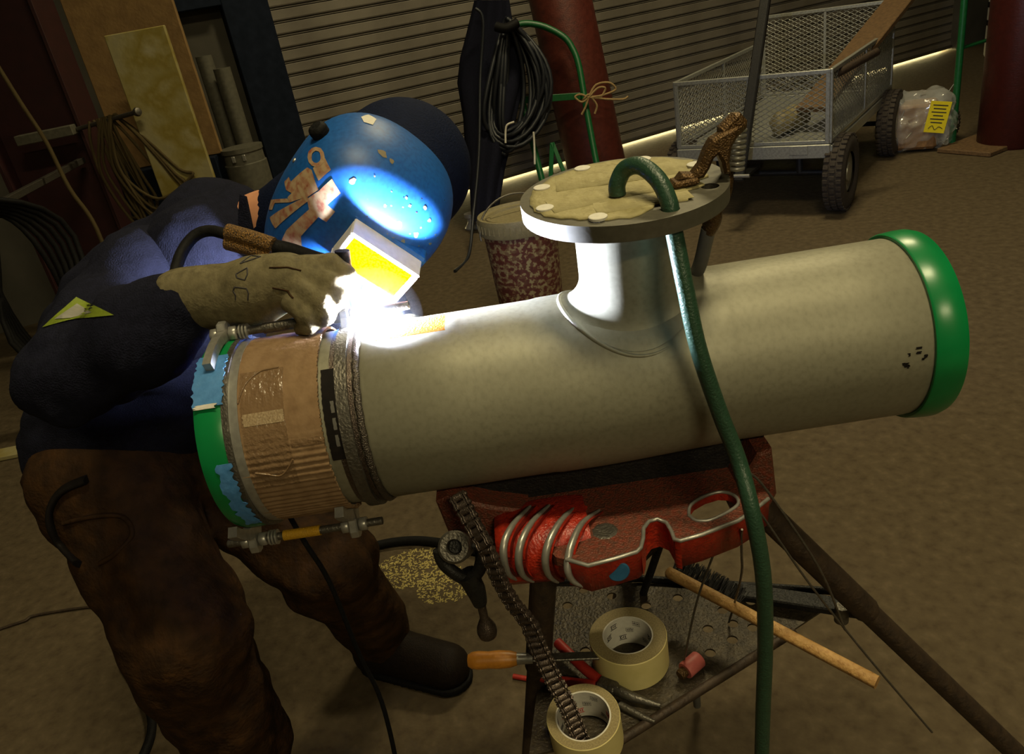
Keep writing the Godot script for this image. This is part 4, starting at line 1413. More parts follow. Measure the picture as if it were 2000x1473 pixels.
	part("chaps", nets([[pel + Vector3(0, -0.01, 0), rhip, 0.150, 0.135], [pel, lhip, 0.13, 0.115], [rhip, rkn, 0.130, 0.108], [rkn, ran + Vector3(0, 0.07, 0), 0.108, 0.104], [lhip, lkn, 0.115, 0.100], [lkn, lan + Vector3(0, 0.05, 0), 0.098, 0.086]], 0.011, 0.05, crease, 0.013), M.brown_leather, man)
	# strap and pocket of the chaps, lying on the leather
	var back := Vector3(-0.35, -0.35, -0.87).normalized()
	var belt := PackedVector3Array()
	for q in [[-0.770, 0.800, -1.237], [-0.815, 0.790, -1.232], [-0.842, 0.765, -1.220], [-0.850, 0.735, -1.208], [-0.842, 0.700, -1.190], [-0.812, 0.672, -1.176]]:
		belt.append(settle(v3(q), back, 0.2) - back * 0.004)
	var bst := begin()
	tube_to(bst, smooth_path(belt, 5), 0.014, 8, true, 0, 0.45)
	part("strap", done(bst), M.belt, man)
	var pk := PackedVector3Array()
	for q in [[-0.800, 0.765, -1.14], [-0.740, 0.772, -1.13], [-0.690, 0.765, -1.12], [-0.680, 0.735, -1.105], [-0.715, 0.712, -1.095], [-0.745, 0.700, -1.09]]:
		pk.append(settle(v3(q), back, 0.2) - back * 0.001)
	part("pocket_seam", tube(smooth_path(pk, 5), 0.0045, 6), M.brown_leather, man)
	# boots
	for q in [[lan, Vector3(-0.455, 0.052, -1.462), Vector3(-0.275, 0.048, -1.372)], [ran, Vector3(-0.705, 0.052, -1.190), Vector3(-0.575, 0.048, -1.020)]]:
		var boot := part("boot", nets([[q[0] + Vector3(0, 0.10, 0), q[1], 0.056, 0.05], [q[1], q[2], 0.050, 0.052], [q[0], q[2], 0.045, 0.04]], 0.010, 0.03, null, 0.0, [[Vector3(0, 0.022, 0), Vector3(0, -1, 0)]]), M.boot, man)
		part("sole", nets([[q[1] - Vector3(0, 0.035, 0), q[2] - Vector3(0, 0.031, 0), 0.050, 0.056]], 0.009, 0.02, null, 0.0, [[Vector3(0, 0.002, 0), Vector3(0, -1, 0)], [Vector3(0, 0.024, 0), Vector3(0, 1, 0)]]), M.black_rubber, boot)
	# right glove: gauntlet, palm, four fingers and a thumb closed on the torch
	var gl := part("glove", nets([[Vector3(-0.392, 1.162, -0.966), Vector3(-0.345, 1.164, -0.957), 0.042, 0.040], [Vector3(-0.345, 1.164, -0.957), Vector3(-0.295, 1.168, -0.947), 0.038, 0.043], [Vector3(-0.295, 1.168, -0.947), Vector3(-0.250, 1.172, -0.936), 0.043, 0.036], [Vector3(-0.250, 1.172, -0.936), Vector3(-0.220, 1.174, -0.930), 0.034, 0.024],
		[Vector3(-0.222, 1.186, -0.937), Vector3(-0.196, 1.184, -0.936), 0.016, 0.014], [Vector3(-0.196, 1.184, -0.936), Vector3(-0.180, 1.168, -0.931), 0.0135, 0.0125], [Vector3(-0.180, 1.168, -0.931), Vector3(-0.178, 1.156, -0.930), 0.0125, 0.011],
		[Vector3(-0.222, 1.178, -0.918), Vector3(-0.199, 1.168, -0.911), 0.015, 0.0135], [Vector3(-0.199, 1.168, -0.911), Vector3(-0.192, 1.149, -0.906), 0.013, 0.012], [Vector3(-0.192, 1.149, -0.906), Vector3(-0.201, 1.135, -0.909), 0.012, 0.0105],
		[Vector3(-0.230, 1.170, -0.903), Vector3(-0.211, 1.156, -0.893), 0.0145, 0.013], [Vector3(-0.211, 1.156, -0.893), Vector3(-0.209, 1.138, -0.891), 0.0125, 0.0115], [Vector3(-0.209, 1.138, -0.891), Vector3(-0.221, 1.129, -0.898), 0.0115, 0.010],
		[Vector3(-0.243, 1.158, -0.893), Vector3(-0.229, 1.143, -0.885), 0.013, 0.0115], [Vector3(-0.229, 1.143, -0.885), Vector3(-0.231, 1.129, -0.886), 0.011, 0.010], [Vector3(-0.231, 1.129, -0.886), Vector3(-0.242, 1.124, -0.894), 0.010, 0.009],
		[Vector3(-0.262, 1.160, -0.955), Vector3(-0.232, 1.148, -0.958), 0.018, 0.015], [Vector3(-0.232, 1.148, -0.958), Vector3(-0.206, 1.146, -0.950), 0.0145, 0.013], [Vector3(-0.206, 1.146, -0.950), Vector3(-0.190, 1.152, -0.942), 0.0125, 0.0105]], 0.0034, 0.006, fold, 0.005), M.glove_leather, man)
	var fwd := Vector3(0.0, -0.30, -0.95).normalized()
	for stroke in [[[-0.298, 1.203, -0.943], [-0.288, 1.210, -0.947], [-0.275, 1.207, -0.945], [-0.285, 1.205, -0.944], [-0.298, 1.203, -0.943]], [[-0.303, 1.192, -0.938], [-0.289, 1.197, -0.940], [-0.289, 1.190, -0.937], [-0.293, 1.184, -0.934], [-0.302, 1.188, -0.936], [-0.303, 1.192, -0.938]], [[-0.310, 1.165, -0.924], [-0.308, 1.170, -0.927], [-0.310, 1.175, -0.929], [-0.307, 1.179, -0.931], [-0.293, 1.175, -0.929], [-0.292, 1.169, -0.927], [-0.295, 1.162, -0.923]]]:
		var path := PackedVector3Array()
		for i in stroke.size() - 1:
			for k in 5:
				path.append(settle(v3(stroke[i]).lerp(v3(stroke[i + 1]), k / 5.0), fwd, 0.08))
		path.append(settle(v3(stroke[stroke.size() - 1]), fwd, 0.08))
		part("pen_mark", tube(path, 0.0009, 5), M.ink_dark, gl)
	# seams of the glove
	for seam in [[[-0.262, 1.195, -0.93], [-0.240, 1.193, -0.925], [-0.222, 1.186, -0.92]], [[-0.262, 1.176, -0.91], [-0.244, 1.170, -0.905], [-0.236, 1.160, -0.9]]]:
		var path := PackedVector3Array()
		for i in seam.size() - 1:
			for k in 6:
				path.append(settle(v3(seam[i]).lerp(v3(seam[i + 1]), k / 6.0), fwd, 0.08))
		part("seam", tube(path, 0.0012, 5), M.brown_leather, gl)
	# left glove steadying the filler wire behind the pipe's crest
	part("glove", nets([[lwr, Vector3(-0.135, 1.025, -1.047), 0.040, 0.034], [Vector3(-0.135, 1.025, -1.047), Vector3(-0.125, 1.045, -1.017), 0.030, 0.020], [Vector3(-0.150, 1.048, -1.022), Vector3(-0.142, 1.062, -0.997), 0.013, 0.011], [Vector3(-0.132, 1.050, -1.017), Vector3(-0.126, 1.064, -0.992), 0.013, 0.011], [Vector3(-0.115, 1.048, -1.014), Vector3(-0.112, 1.061, -0.990), 0.0125, 0.0105], [Vector3(-0.100, 1.040, -1.014), Vector3(-0.098, 1.052, -0.994), 0.0115, 0.010], [Vector3(-0.160, 1.030, -1.042), Vector3(-0.158, 1.050, -1.012), 0.014, 0.011]], 0.0036, 0.010, fold, 0.004), M.glove_leather, man)
	helmet()
	torch()

func helmet() -> void:
	var t := thing("welding_helmet", "scuffed blue welding helmet with a gold lens and a worn sticker", "helmet", Transform3D(Basis(-HR, HU, HF).orthonormalized().scaled(Vector3.ONE * 0.915), Vector3(-0.1574, 1.2112, -1.141)))
	# shell as a thick skin, open at the back
	var st := begin()
	var nu := 72
	var nv := 44
	var outer := []
	for i in nv + 1:
		var ring := PackedVector3Array()
		var th := PI * (0.012 + 0.628 * i / nv)   # from the face axis back past the ears
		for j in nu:
			var ph := TAU * j / nu
			ring.append(shell_point(Vector3(sin(th) * cos(ph), sin(th) * sin(ph), cos(th))))
		outer.append(ring)
	loft_to(st, outer, true, -2.0)
	var inner := []
	for i in nv + 1:
		var ring := PackedVector3Array()
		for p in outer[nv - i]:
			ring.append(p * 0.972)
		inner.append(ring)
	loft_to(st, inner, false, -2.0, true, 10)
	loft_to(st, [outer[nv], inner[0]], false, -2.0, true, 20)
	part("shell", done(st), M.helmet, t)
	# lens housing
	var cx := 0.0335
	var hw := 0.0525
	var hh := 0.0280
	var ho := begin()
	for e in [[0.0, hh + 0.0025, hw * 2 + 0.010, 0.005], [0.0, -hh - 0.0025, hw * 2 + 0.010, 0.005], [hw + 0.0025, 0.0, 0.005, hh * 2], [-hw - 0.0025, 0.0, 0.005, hh * 2]]:
		bbox_to(ho, Vector3(e[2], e[3], 0.060), 0.003, Transform3D(Basis(), Vector3(cx + e[0], 0.0025 + e[1], 0.142)))
	var box := part("lens_housing", done(ho), M.lens_frame, t)
	var bez := begin()
	for e in [[0.0, hh - 0.001, hw * 2, 0.003], [0.0, -hh + 0.001, hw * 2, 0.003], [hw - 0.001, 0.0, 0.003, hh * 2 - 0.005], [-hw + 0.001, 0.0, 0.003, hh * 2 - 0.005]]:
		bbox_to(bez, Vector3(e[2], e[3], 0.005), 0.001, Transform3D(Basis(), Vector3(cx + e[0], 0.0025 + e[1], 0.1665)))
	part("bezel", done(bez), M.lens_frame, box)
	var gl := part("lens", bbox(Vector3(hw * 2 - 0.003, hh * 2 - 0.003, 0.004), 0.001), M.lens_gold, box, at(cx, 0.0025, 0.1625))
	gl.set_meta("label", "gold welding lens")
	part("housing_back", bbox(Vector3(hw * 2 + 0.02, hh * 2 + 0.02, 0.03), 0.004), M.helmet, t, at(cx, 0.0025, 0.118))
	# pivot knob on the wearer's right
	var kp := shell_point(Vector3(-0.116, 0.059, 0.027))
	var kd := kp.normalized()
	part("pivot_knob", lathe([[0.0, 0.016], [0.009, 0.0155], [0.013, 0.013], [0.0145, 0.008], [0.014, 0.0], [0.0, -0.004]], 18), M.black_rubber, t, aim(kp, kp + kd))
	part("rivet", lathe([[0.0, 0.003], [0.003, 0.002], [0.004, 0.0]], 12), M.bright_steel, t, aim(shell_point(Vector3(-0.121, 0.0, 0.03)), shell_point(Vector3(-0.121, 0.0, 0.03), 1.2)))
	var hd := part("patch", decal_mesh([[0.085, 0.108, -0.005], [0.080, 0.112, 0.012], [0.066, 0.116, 0.014], [0.062, 0.114, -0.008], [0.074, 0.108, -0.02]], 1.006), M.card_core, t)
	hd.set_meta("label", "white patch at the top of the helmet")
	# sticker
	var emb := part("sticker", decal_mesh([[0.083, 0.026, 0.111], [0.078, 0.052, 0.107], [0.059, 0.048, 0.120], [0.064, 0.022, 0.123], [0.051, 0.023, 0.128], [0.052, 0.001, 0.129], [0.064, -0.002, 0.124], [0.067, -0.048, 0.121], [0.054, -0.064, 0.124], [0.073, -0.088, 0.110], [0.083, -0.082, 0.104], [0.086, -0.062, 0.106], [0.079, -0.005, 0.115], [0.089, 0.003, 0.108]], 1.005), M.decal, t)
	emb.set_meta("label", "worn cream and red emblem sticker")
	for o in [[[0.111, -0.088, 0.063], [0.091, 0.005, 0.106], [0.086, 0.006, 0.111], [0.098, -0.082, 0.089]], [[0.120, -0.084, 0.025], [0.108, -0.029, 0.084], [0.103, -0.028, 0.091], [0.116, -0.063, 0.059], [0.114, -0.075, 0.061], [0.116, -0.089, 0.044]], [[0.122, -0.028, 0.051], [0.121, -0.014, 0.056], [0.116, -0.011, 0.069], [0.110, 0.029, 0.078], [0.104, 0.034, 0.086], [0.084, 0.027, 0.110], [0.089, 0.007, 0.107], [0.103, -0.028, 0.091], [0.109, -0.028, 0.083], [0.108, -0.017, 0.085], [0.115, -0.026, 0.071]], [[0.104, 0.037, 0.085], [0.099, 0.059, 0.081], [0.085, 0.058, 0.098], [0.090, 0.035, 0.103]]]:
		part("sticker_piece", decal_mesh(o, 1.005), M.decal, emb)
	part("sticker_piece", decal_mesh([[0.099, 0.059, 0.079], [0.097, 0.055, 0.086], [0.098, 0.048, 0.088], [0.101, 0.042, 0.087], [0.107, 0.037, 0.081], [0.112, 0.034, 0.072], [0.116, 0.034, 0.062], [0.118, 0.037, 0.053], [0.117, 0.044, 0.051], [0.114, 0.051, 0.054], [0.109, 0.058, 0.062], [0.103, 0.060, 0.071]], 1.007, [[0.103, 0.054, 0.077], [0.102, 0.052, 0.081], [0.102, 0.048, 0.082], [0.104, 0.045, 0.082], [0.107, 0.042, 0.079], [0.110, 0.040, 0.073], [0.112, 0.041, 0.068], [0.114, 0.043, 0.063], [0.113, 0.047, 0.061], [0.112, 0.050, 0.062], [0.109, 0.054, 0.066], [0.106, 0.055, 0.071]]), M.decal, emb)
	# scuffs, chips and a brown dab
	var rng := RandomNumberGenerator.new()
	rng.seed = 12
	for q in [[0.038, 0.110, 0.066, 0.009], [0.054, 0.069, 0.111, 0.006], [0.022, 0.110, 0.071, 0.005], [-0.032, 0.060, 0.123, 0.006], [-0.052, 0.091, 0.092, 0.004], [-0.06, 0.055, 0.11, 0.005], [-0.075, 0.03, 0.108, 0.006], [-0.05, 0.04, 0.12, 0.004], [-0.09, 0.045, 0.09, 0.003], [-0.02, 0.09, 0.10, 0.003], [-0.065, 0.075, 0.09, 0.004], [-0.03, 0.085, 0.105, 0.003], [0.0, 0.07, 0.118, 0.0025], [-0.085, 0.02, 0.1, 0.0035]]:
		var o := []
		var c := Vector3(q[0], q[1], q[2])
		var n := c.normalized()
		var ex := n.cross(Vector3(0, 1, 0)).normalized()
		for k in 9:
			var an := TAU * k / 9
			var p: Vector3 = c + (ex * cos(an) + n.cross(ex) * sin(an)) * q[3] * rng.randf_range(0.55, 1.1)
			o.append([p.x, p.y, p.z])
		part("scuff", decal_mesh(o, 1.003), M.helmet_scuff, t)
	for k in 26:   # small chips in the paint
		var c := Vector3(rng.randf_range(-0.10, 0.03), rng.randf_range(0.02, 0.11), rng.randf_range(0.05, 0.13))
		var n := c.normalized()
		var ex := n.cross(Vector3(0, 1, 0)).normalized()
		var o := []
		var rr := rng.randf_range(0.0009, 0.0022)
		for j in 6:
			var an := TAU * j / 6
			var p: Vector3 = c + (ex * cos(an) + n.cross(ex) * sin(an) * 0.7) * rr * rng.randf_range(0.6, 1.1)
			o.append([p.x, p.y, p.z])
		part("chip", decal_mesh(o, 1.0025), M.helmet_scuff if k % 3 else M.ink_dark, t)
	# cloth hood behind the shell
	var hb := Vector3(-0.108, 1.227, -1.235)
	var inv := t.transform.affine_inverse()
	part("hood", nets([[inv * hb, inv * (hb + Vector3(-0.07, -0.03, 0.03)), 0.108, 0.115], [inv * (hb + Vector3(-0.07, -0.03, 0.03)), inv * (hb + Vector3(-0.15, -0.05, -0.01)), 0.10, 0.085], [inv * (hb + Vector3(-0.15, -0.05, -0.01)), inv * (hb + Vector3(-0.25, -0.07, -0.05)), 0.085, 0.07], [inv * hb, inv * (hb + Vector3(-0.02, -0.01, 0.05)), 0.108, 0.105]], 0.009, 0.03), M.hood, t)

func torch() -> void:
	var t := thing("welding_torch", "black welding torch with a pale ceramic cup held in the glove", "torch", Transform3D())
	part("head", tube(smooth_path(PackedVector3Array([Vector3(-0.178, 1.196, -0.946), Vector3(-0.180, 1.180, -0.945), Vector3(-0.181, 1.162, -0.943), Vector3(-0.179, 1.150, -0.941)])), 0.0095, 14), M.black_rubber, t)
	var ca := Vector3(-0.179, 1.152, -0.941)
	var cb := Vector3(-0.169, 1.124, -0.934)
	part("cup_ring", lathe([[0.0, 0.0], [0.0105, 0.0], [0.0115, 0.002], [0.0115, 0.008], [0.0, 0.009]], 20), M.card_core, t, aim(ca, cb))
	part("cup", lathe([[0.0, 0.006], [0.0092, 0.007], [0.0088, 0.020], [0.0066, 0.030], [0.0045, 0.030]], 20), M.white_ceramic, t, aim(ca, cb))
	part("handle", tube(smooth_path(PackedVector3Array([Vector3(-0.182, 1.176, -0.944), Vector3(-0.214, 1.186, -0.962), Vector3(-0.252, 1.200, -0.982), Vector3(-0.285, 1.211, -0.990)])), 0.010, 12), M.black_rubber, t)
	var lc := begin()
	for o in [Vector3(0.001, 0.005, 0.002), Vector3(-0.004, -0.008, 0.001)]:
		tube_to(lc, smooth_path(PackedVector3Array([Vector3(-0.268, 1.204, -0.982) + o, Vector3(-0.296, 1.216, -0.993) + o, Vector3(-0.325, 1.227, -1.004) + o])), 0.0105, 12)
	var lp := part("cover", done(lc), M.tooled_leather, t)
	lp.set_meta("label", "tooled brown leather cover")
	part("hose", tube(smooth_path(PackedVector3Array([Vector3(-0.318, 1.223, -1.002), Vector3(-0.348, 1.233, -1.018), Vector3(-0.371, 1.231, -1.018), Vector3(-0.388, 1.217, -1.000), Vector3(-0.395, 1.198, -0.972), Vector3(-0.399, 1.180, -0.960), Vector3(-0.405, 1.160, -0.965)]), 8), 0.0075, 14), M.black_rubber, t)

# ---------------------------------------------------------------- behind the pipe
func pail_handle(r: float) -> PackedVector3Array:
	var p := PackedVector3Array()
	for k in 25:
		var a := PI * k / 24
		p.append(Vector3(-r * cos(a), 0.17 * sin(a), 0.0))
	return p

func background_centre() -> void:
	# paint pail
	var b := thing("paint_pail", "old lidded paint pail with flaking dark red and cream paint behind the pipe", "bucket", at(0.160, 0.0, -3.55))
	var bh := Transform3D(Basis().scaled(Vector3(1, 1.09, 1)), Vector3.ZERO)
	part("body", lathe([[0.0, 0.0], [0.148, 0.0], [0.152, 0.004], [0.172, 0.43], [0.172, 0.46], [0.165, 0.46]], 56), M.bucket_paint, b, bh)
	part("lid", lathe([[0.176, 0.415], [0.186, 0.415], [0.190, 0.420], [0.190, 0.478], [0.186, 0.487], [0.174, 0.488], [0.168, 0.478], [0.150, 0.474], [0.146, 0.480], [0.130, 0.480], [0.124, 0.472], [0.0, 0.470]], 64), M.bucket_lid, b, bh)
	var tab := bbox(Vector3(0.006, 0.036, 0.006), 0.0015)
	for k in 44:
		var a := TAU * k / 44
		part("rib", tab, M.bucket_lid, b, Transform3D(Basis(Vector3.UP, -a), Vector3(0.190 * cos(a), 0.490, 0.190 * sin(a))))
	part("handle", tube(pail_handle(0.198), 0.0045, 8), M.dull_steel, b, Transform3D(Basis(Vector3.UP, 0.35) * Basis(Vector3.RIGHT, -0.35), Vector3(0, 0.44, 0)))
	# gas cylinder strapped on a green hand truck
	var ca := Vector3(0.925, 0.03, -5.90)
	var cb := Vector3(0.800, 1.60, -6.16)
	var g := thing("gas_cylinder", "dark red gas cylinder tied to a green hand truck by the shutter", "gas cylinder", aim(ca, cb))
	part("body", lathe([[0.0, 0.0], [0.21, 0.0], [0.22, 0.02], [0.22, 1.45], [0.205, 1.54], [0.13, 1.61], [0.05, 1.63], [0.05, 1.66], [0.0, 1.66]], 48), M.gas_red, g)
	part("foot_ring", lathe([[0.19, -0.02], [0.225, -0.02], [0.225, 0.05], [0.22, 0.05]], 48), M.gas_dark_red, g)
	var h := thing("hand_truck", "green tubular hand truck leaning by the shutter", "hand truck", Transform3D())
	var rail := PackedVector3Array([Vector3(0.845, 0.03, -5.27), Vector3(0.838, 0.17, -5.32), Vector3(0.834, 0.33, -5.40), Vector3(0.833, 0.64, -5.55), Vector3(0.835, 0.88, -5.66), Vector3(0.815, 1.00, -5.72), Vector3(0.763, 1.09, -5.76), Vector3(0.626, 1.18, -5.80), Vector3(0.48, 1.21, -5.81), Vector3(0.41, 1.14, -5.78), Vector3(0.40, 0.92, -5.67), Vector3(0.42, 0.60, -5.53), Vector3(0.45, 0.18, -5.32), Vector3(0.455, 0.03, -5.27)])
	part("frame", tube(smooth_path(rail, 6), 0.022, 12), M.truck_green, h)
	part("cross_bar", bar(Vector3(0.832, 0.705, -5.60), Vector3(0.405, 0.75, -5.60), 0.012, 0.045, Vector3.UP), M.truck_green, h)
	part("cross_bar", bar(Vector3(0.838, 0.20, -5.34), Vector3(0.45, 0.22, -5.34), 0.012, 0.045, Vector3.UP), M.truck_green, h)
	for q in [[Vector3(0.56, 0.46, -5.45), Vector3(0.49, 0.20, -5.30)], [Vector3(0.56, 0.46, -5.45), Vector3(0.62, 0.18, -5.29)], [Vector3(0.49, 0.20, -5.30), Vector3(0.48, 0.12, -5.20)], [Vector3(0.62, 0.18, -5.29), Vector3(0.62, 0.10, -5.2)]]:
		part("bracket", bar(q[0], q[1], 0.03, 0.012), M.truck_green, h)
	for x in [0.40, 0.88]:
		part("wheel", lathe([[0.0, -0.03], [0.07, -0.03], [0.075, -0.035], [0.115, -0.035], [0.128, -0.015], [0.128, 0.015], [0.115, 0.035], [0.075, 0.035], [0.07, 0.03], [0.0, 0.03]], 32), M.tyre, h, Transform3D(Basis(Vector3(0, 1, 0), Vector3(1, 0, 0), Vector3(0, 0, -1)), Vector3(x, 0.128, -5.24)))
	part("toe_plate", bbox(Vector3(0.42, 0.012, 0.3), 0.003), M.truck_green, h, at(0.65, 0.02, -5.45))
	# rope bow
	var r := thing("rope_tie", "frayed pale rope bow tied round the hand truck's green rail", "rope", at(0.850, 0.70, -5.53))
	for q in [[[0, 0, 0.03], [0.07, 0.05, 0.03], [0.12, 0.04, 0.03], [0.08, -0.01, 0.03], [0.01, 0.0, 0.03]], [[0, 0, 0.03], [0.06, 0.07, 0.02], [0.15, 0.07, 0.02], [0.19, 0.02, 0.02], [0.1, 0.0, 0.03], [0.02, 0.0, 0.03]], [[0, 0, 0.03], [-0.05, 0.03, 0.03], [-0.09, 0.02, 0.03], [-0.05, -0.02, 0.03], [0, 0, 0.03]], [[0.02, 0, 0.03], [0.05, -0.06, 0.03], [0.03, -0.11, 0.03]], [[0.02, 0, 0.03], [0.12, -0.03, 0.03], [0.23, -0.05, 0.03], [0.27, -0.04, 0.02]], [[-0.04, -0.02, 0.0], [-0.03, 0.0, 0.03], [0.0, 0.02, 0.03], [0.035, 0.0, 0.02], [0.03, -0.02, -0.02]], [[0.0, 0, 0.03], [-0.03, -0.06, 0.03], [-0.06, -0.10, 0.03]]]:
		part("strand", tube(smooth_path(pts(q), 6), 0.0075, 7), M.sisal, r)
	# coverall hanging on the truck's handle
	var lev := [[[0.206, 1.408], [0.429, 1.372], -5.62], [[0.124, 1.231], [0.426, 1.182], -5.62], [[0.051, 1.084], [0.463, 1.017], -5.60], [[-0.001, 0.934], [0.431, 0.863], -5.56], [[-0.010, 0.713], [0.336, 0.656], -5.48], [[-0.029, 0.589], [0.280, 0.538], -5.44], [[-0.028, 0.525], [0.260, 0.478], -5.42], [[-0.039, 0.400], [0.204, 0.360], -5.38], [[-0.060, 0.213], [0.136, 0.181], -5.30], [[-0.078, 0.089], [0.090, 0.061], -5.25]]
	var fold := FastNoiseLite.new()
	fold.seed = 8
	fold.frequency = 1.0
	var rings := []
	for l in lev:
		var a := Vector3(l[0][0], l[0][1], l[2])
		var c := Vector3(l[1][0], l[1][1], l[2])
		var ring := PackedVector3Array()
		for k in 40:
			var t := TAU * k / 40
			var mid := (a + c) / 2
			var wob := 1.0 + 0.05 * sin(t * 7.0 + l[0][1] * 3.0)
			ring.append(mid + (c - a) / 2 * cos(t) * wob + Vector3(0, 0, 0.085 * sin(t)) * (1.0 + 0.35 * sin(t * 5.0 + l[0][1] * 4.0)))
		rings.append(ring)
	solo("coverall", loft(rings, true, -2.0), M.navy_cloth, "dark navy coverall hanging behind the cable coil", "clothes")
	# coil of welding cable
	var co := thing("cable_coil", "thick coil of dark grey welding cable hanging in long loops", "cable", Transform3D())
	var top := Vector3(0.385, 1.27, -5.48)
	for k in 20:
		var u := k / 19.0
		var w := lerpf(0.08, 0.26, sqrt(u))
		var low := Vector3(lerpf(0.22, 0.33, fmod(u * 3.7, 1.0)), lerpf(0.46, 0.60, fmod(u * 2.3, 1.0)), -5.40 + 0.07 * sin(k * 2.1))
		var lp := PackedVector3Array()
		for j in 33:
			var t := TAU * j / 32
			var e := 0.5 - 0.5 * cos(t)
			var c := top.lerp(low, e)
			var lean := 0.07 * sin(PI * e)
			lp.append(c + Vector3(sin(t) * w * pow(e, 0.45) + lean, 0, 0.05 * cos(t * 2.0 + k) - 0.02 * (k % 3)))
		part("loop", tube(lp, 0.0145, 8, false), M.cable_grey, co)
	for q in [[Vector3(0.315, 0.665, -5.28), Vector3(0.268, 0.655, -5.28), Vector3(0.250, 0.62, -5.28), Vector3(0.236, 0.545, -5.27)], [Vector3(0.428, 0.585, -5.26), Vector3(0.420, 0.50, -5.25), Vector3(0.402, 0.385, -5.22)]]:
		part("bare_end", tube(smooth_path(PackedVector3Array(q), 5), 0.007, 8), M.card_core, co)
	part("wrap", tube(smooth_path(PackedVector3Array([Vector3(0.30, 1.24, -5.40), Vector3(0.36, 1.22, -5.38), Vector3(0.44, 1.24, -5.40)])), 0.03, 10), M.black_rubber, co)
	solo("hanging_strap", tube(smooth_path(PackedVector3Array([Vector3(0.193, 1.364, -5.45), Vector3(0.228, 1.280, -5.44), Vector3(0.147, 0.951, -5.40), Vector3(0.050, 0.519, -5.20), Vector3(-0.055, 0.194, -4.98), Vector3(-0.13, 0.012, -4.70), Vector3(-0.22, 0.010, -4.45)])), 0.010, 8), M.cable_grey, "single dark cable hanging straight in front of the navy coverall", "cable")
	solo("small_valve", lathe([[0.0, 0.0], [0.05, 0.0], [0.055, 0.01], [0.03, 0.05], [0.03, 0.08], [0.045, 0.085], [0.045, 0.11], [0.0, 0.115]], 20), M.bright_steel, "small steel fitting on the floor under the shutter", "fitting", at(-0.08, 0.0, -5.35))

func tyre_mesh(r: float, w: float) -> ArrayMesh:
	var st := begin()
	lathe_to(st, [[r * 0.52, -w * 0.42], [r * 0.62, -w * 0.5], [r * 0.84, -w * 0.5], [r * 0.95, -w * 0.40], [r * 0.97, 0.0], [r * 0.95, w * 0.40], [r * 0.84, w * 0.5], [r * 0.62, w * 0.5], [r * 0.52, w * 0.42]], 40)
	for k in 34:
		for row in 3:
			var a := TAU * (k + 0.5 * (row % 2)) / 34
			bbox_to(st, Vector3(r * 0.06, w * 0.26, r * 0.12), 0.003, Transform3D(Basis(Vector3.UP, -a), Vector3(r * 0.97 * cos(a), (row - 1) * w * 0.31, r * 0.97 * sin(a))))
	return done(st)

func mesh_panel(w: float, h: float) -> ArrayMesh:
	# expanded-metal sheet in the xy plane, corner at the origin
	var st := begin()
	var dx := 0.050
	var dy := 0.027
	var slope := dy / dx
	var box := Rect2(0, 0, w, h)
	for sg in [1.0, -1.0]:
		var c := -w * slope - h
		while c < w * slope + h * 2:
			# y = sg * slope * x + c clipped to the panel
			var p := []
			for x in [0.0, w]:
				var y: float = sg * slope * x + c
				if y >= 0 and y <= h:
					p.append(Vector3(x, y, 0))
			for y in [0.0, h]:
				var x: float = (y - c) / (sg * slope)
				if x > 0 and x < w:
					p.append(Vector3(x, y, 0))
			if p.size() >= 2 and (p[0] - p[1]).length() > 0.01:
				tube_to(st, PackedVector3Array([p[0] + Vector3(0, 0, 0.001 * sg), p[1] + Vector3(0, 0, 0.001 * sg)]), 0.0027, 4, false)
			c += dy
	return done(st)

